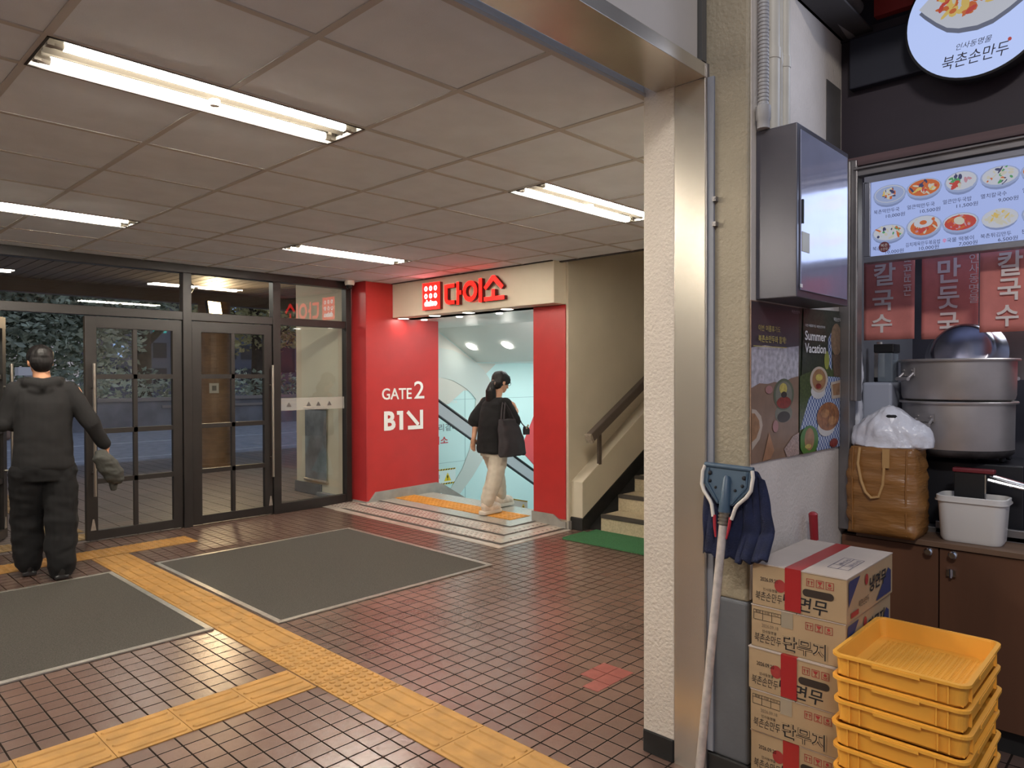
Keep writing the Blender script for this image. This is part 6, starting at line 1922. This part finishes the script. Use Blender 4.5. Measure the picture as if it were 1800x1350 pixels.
limb(b, [(.15, .02, 1.14), (.21, .05, 1.03), (.238, .07, .960)], [.068, .070, .072])
fuse('top', b, TEE, wom, .007, 4, wr(6, 6, 9, .010, 3.0))
JEAN = mat('pale_grey_trousers', (196, 186, 170), 0.85, nz=(7, 0.08), bump=(200, 0.3, 0.001))
b = B()
rings(b, [(0, 0, .58, .165, .13), (0, 0, .68, .165, .13), (0, 0, .80, .15, .12)])
limb(b, [(-.085, .01, .64), (-.09, .08, .50), (-.095, .135, .38), (-.10, .17, .24), (-.10, .195, .135)], [.098, .092, .083, .078, .070])
limb(b, [(.085, -.01, .64), (.09, -.04, .50), (.098, -.08, .38), (.10, -.145, .24), (.10, -.20, .135)], [.100, .096, .088, .082, .074])
fuse('trousers', b, JEAN, wom, .007, 4, wr(9, 9, 12, .010, 7.0))
SNK = mat('cream_sneaker', (222, 206, 190), 0.6, nz=(18, 0.12))
for x, y in ((-.10, .235), (.10, -.165)):
    b = B()
    b.ell((x, y + .03, .062), (.050, .125, .052), 18); b.ell((x, y - .05, .085), (.045, .066, .072), 16); b.ell((x, y + .10, .050), (.048, .055, .042), 14)
    fuse('shoe', b, SNK, wom, .005, 4, wr(30, 30, 30, .004))
    b = B(); loft(b, [rrect(x, y + .012, .098, .290, .045, .002), rrect(x, y + .012, .106, .298, .048, .014), rrect(x, y + .012, .098, .288, .045, .036)]); b.build('sole', mat('sneaker_sole', (222, 212, 200), 0.6) if x < 0 else bpy.data.materials['sneaker_sole'], wom, smooth=True, local=True)
# tote on her shoulder
tt = empty('tote_bag', (5.335, 5.13, 0.635), 'black tote bag hanging from the shoulder of the person with the ponytail', 'bag', rz=-pi / 2)
tt['_w'] = (0, 0, 0)
TOTE = mat('dark_tote_cloth', (52, 48, 52), 0.8, nz=(6, 0.12))
b = B()
# local frame of the woman moved by (-.26, -.03, -.64)
loft(b, [rrect(0.0, .03, .10, .32, .045, .0), rrect(0.0, .03, .125, .345, .05, .02), rrect(0.0, .02, .13, .325, .05, .14), rrect(-.01, .0, .10, .28, .04, .27), rrect(-.02, -.02, .06, .23, .025, .385)])
o = fuse('body', b, TOTE, tt, .006, 3, wr(8, 8, 8, .012, 4.0))
b = B()
for dx in (-.025, .012):
    b.tube([(dx, -.11, .37), (dx - .04, -.06, .47), (dx - .075, -.01, .555), (dx - .05, .04, .47), (dx, .07, .35)], .008, 8)
b.build('strap', TOTE, tt, smooth=True, local=True)
pc = empty('small_pouch', (5.56, 5.11, 0.85), 'small dark pouch with trinkets hanging in front of the black tote', 'pouch', rz=-pi / 2)
pc['_w'] = (0, 0, 0)
b = B(); loft(b, [rrect(0, 0, .03, .085, .012, .0), rrect(0, 0, .036, .09, .014, .05), rrect(0, -.01, .025, .06, .01, .085)]); b.tube([(0, -.02, .08), (-.02, -.05, .12), (-.03, -.06, .15)], .006, 8); b.build('body', TOTE, pc, smooth=True, local=True)
b = B(); b.ell((.012, -.012, .072), .014, 10); b.ell((.014, .012, .095), .011, 10); b.build('trinket', mat('tan_trinket', (172, 146, 116), .5), pc, smooth=True, local=True)

# ---- person far beyond the road at the picture edge
ped = empty('person', (4.05, 21.6, -0.12), 'distant person with a navy backpack walking along the road outside', 'person', rz=radians(60))
b = B()
rings(b, [(0, 0, .85, .17, .12), (0, 0, 1.1, .17, .13), (0, 0, 1.38, .19, .12), (0, 0, 1.46, .08, .07)])
limb(b, [(0, 0, 1.42), (0, .02, 1.52)], [.06, .055])
pat, PM = head(b, (0, .03, 1.62), (0, 1, 0), (0, 0, 1))
for e in (-1, 1):
    limb(b, [(e * .2, 0, 1.38), (e * .26, .02, 1.12), (e * .24, .12, .9)], [.06, .045, .035])
    hand(b, (e * .24, .13, .88), (0, .2, -1), (-e, 0, 0), (0, 1, 0), .3)
    limb(b, [(e * .09, 0, .86), (e * .1, e * .12, .46), (e * .1, e * .2, .06)], [.1, .07, .05])
    b.ell((e * .1, e * .2 + .06, .04), (.04, .11, .04), 12)
fuse('body', b, SKIN, ped, .012, 4)
b = B(); rings(b, [(0, 0, .86, .20, .15), (0, 0, 1.2, .20, .15), (0, 0, 1.4, .20, .13), (0, 0, 1.47, .09, .08)])
for e in (-1, 1): limb(b, [(e * .2, 0, 1.39), (e * .265, .02, 1.14)], [.075, .07])
fuse('shirt', b, mat('pale_shirt', (168, 166, 166), .8), ped, .012, 4)
b = B()
for e in (-1, 1): limb(b, [(e * .09, 0, .84), (e * .1, e * .12, .46), (e * .1, e * .2, .1)], [.12, .1, .085])
fuse('trousers', b, mat('tan_shorts', (142, 116, 98), .8), ped, .012, 4)
b = B(); b.ell(pat(0, -.012, .04), (.088, .106, .09), 16, 0, PM); b.ell(pat(0, -.05, 0), (.078, .06, .085), 14, 0, PM); fuse('hair', b, HAIR, ped, .012, 3)
bp_ = empty('backpack', (4.20, 21.5, 0.9), 'navy backpack on the distant person outside', 'backpack', rz=radians(60))
bp_['_w'] = (0, 0, 0)
b = B(); loft(b, [rrect(0, -.16, .30, .14, .05, 0), rrect(0, -.16, .34, .18, .07, .08), rrect(0, -.16, .32, .17, .07, .35), rrect(0, -.13, .22, .12, .05, .46)])
b.build('body', mat('navy_backpack_cloth', (58, 64, 84), .8), bp_, smooth=True, local=True)
b = B(); b.tube([(-.1, -.255, .05), (-.1, -.245, .36)], .012, 8); b.tube([(.1, -.255, .05), (.1, -.245, .36)], .012, 8); b.build('strap', WHITEP, bp_, smooth=True, local=True)

for o in bpy.data.objects:
    if '_w' in o:
        del o['_w']
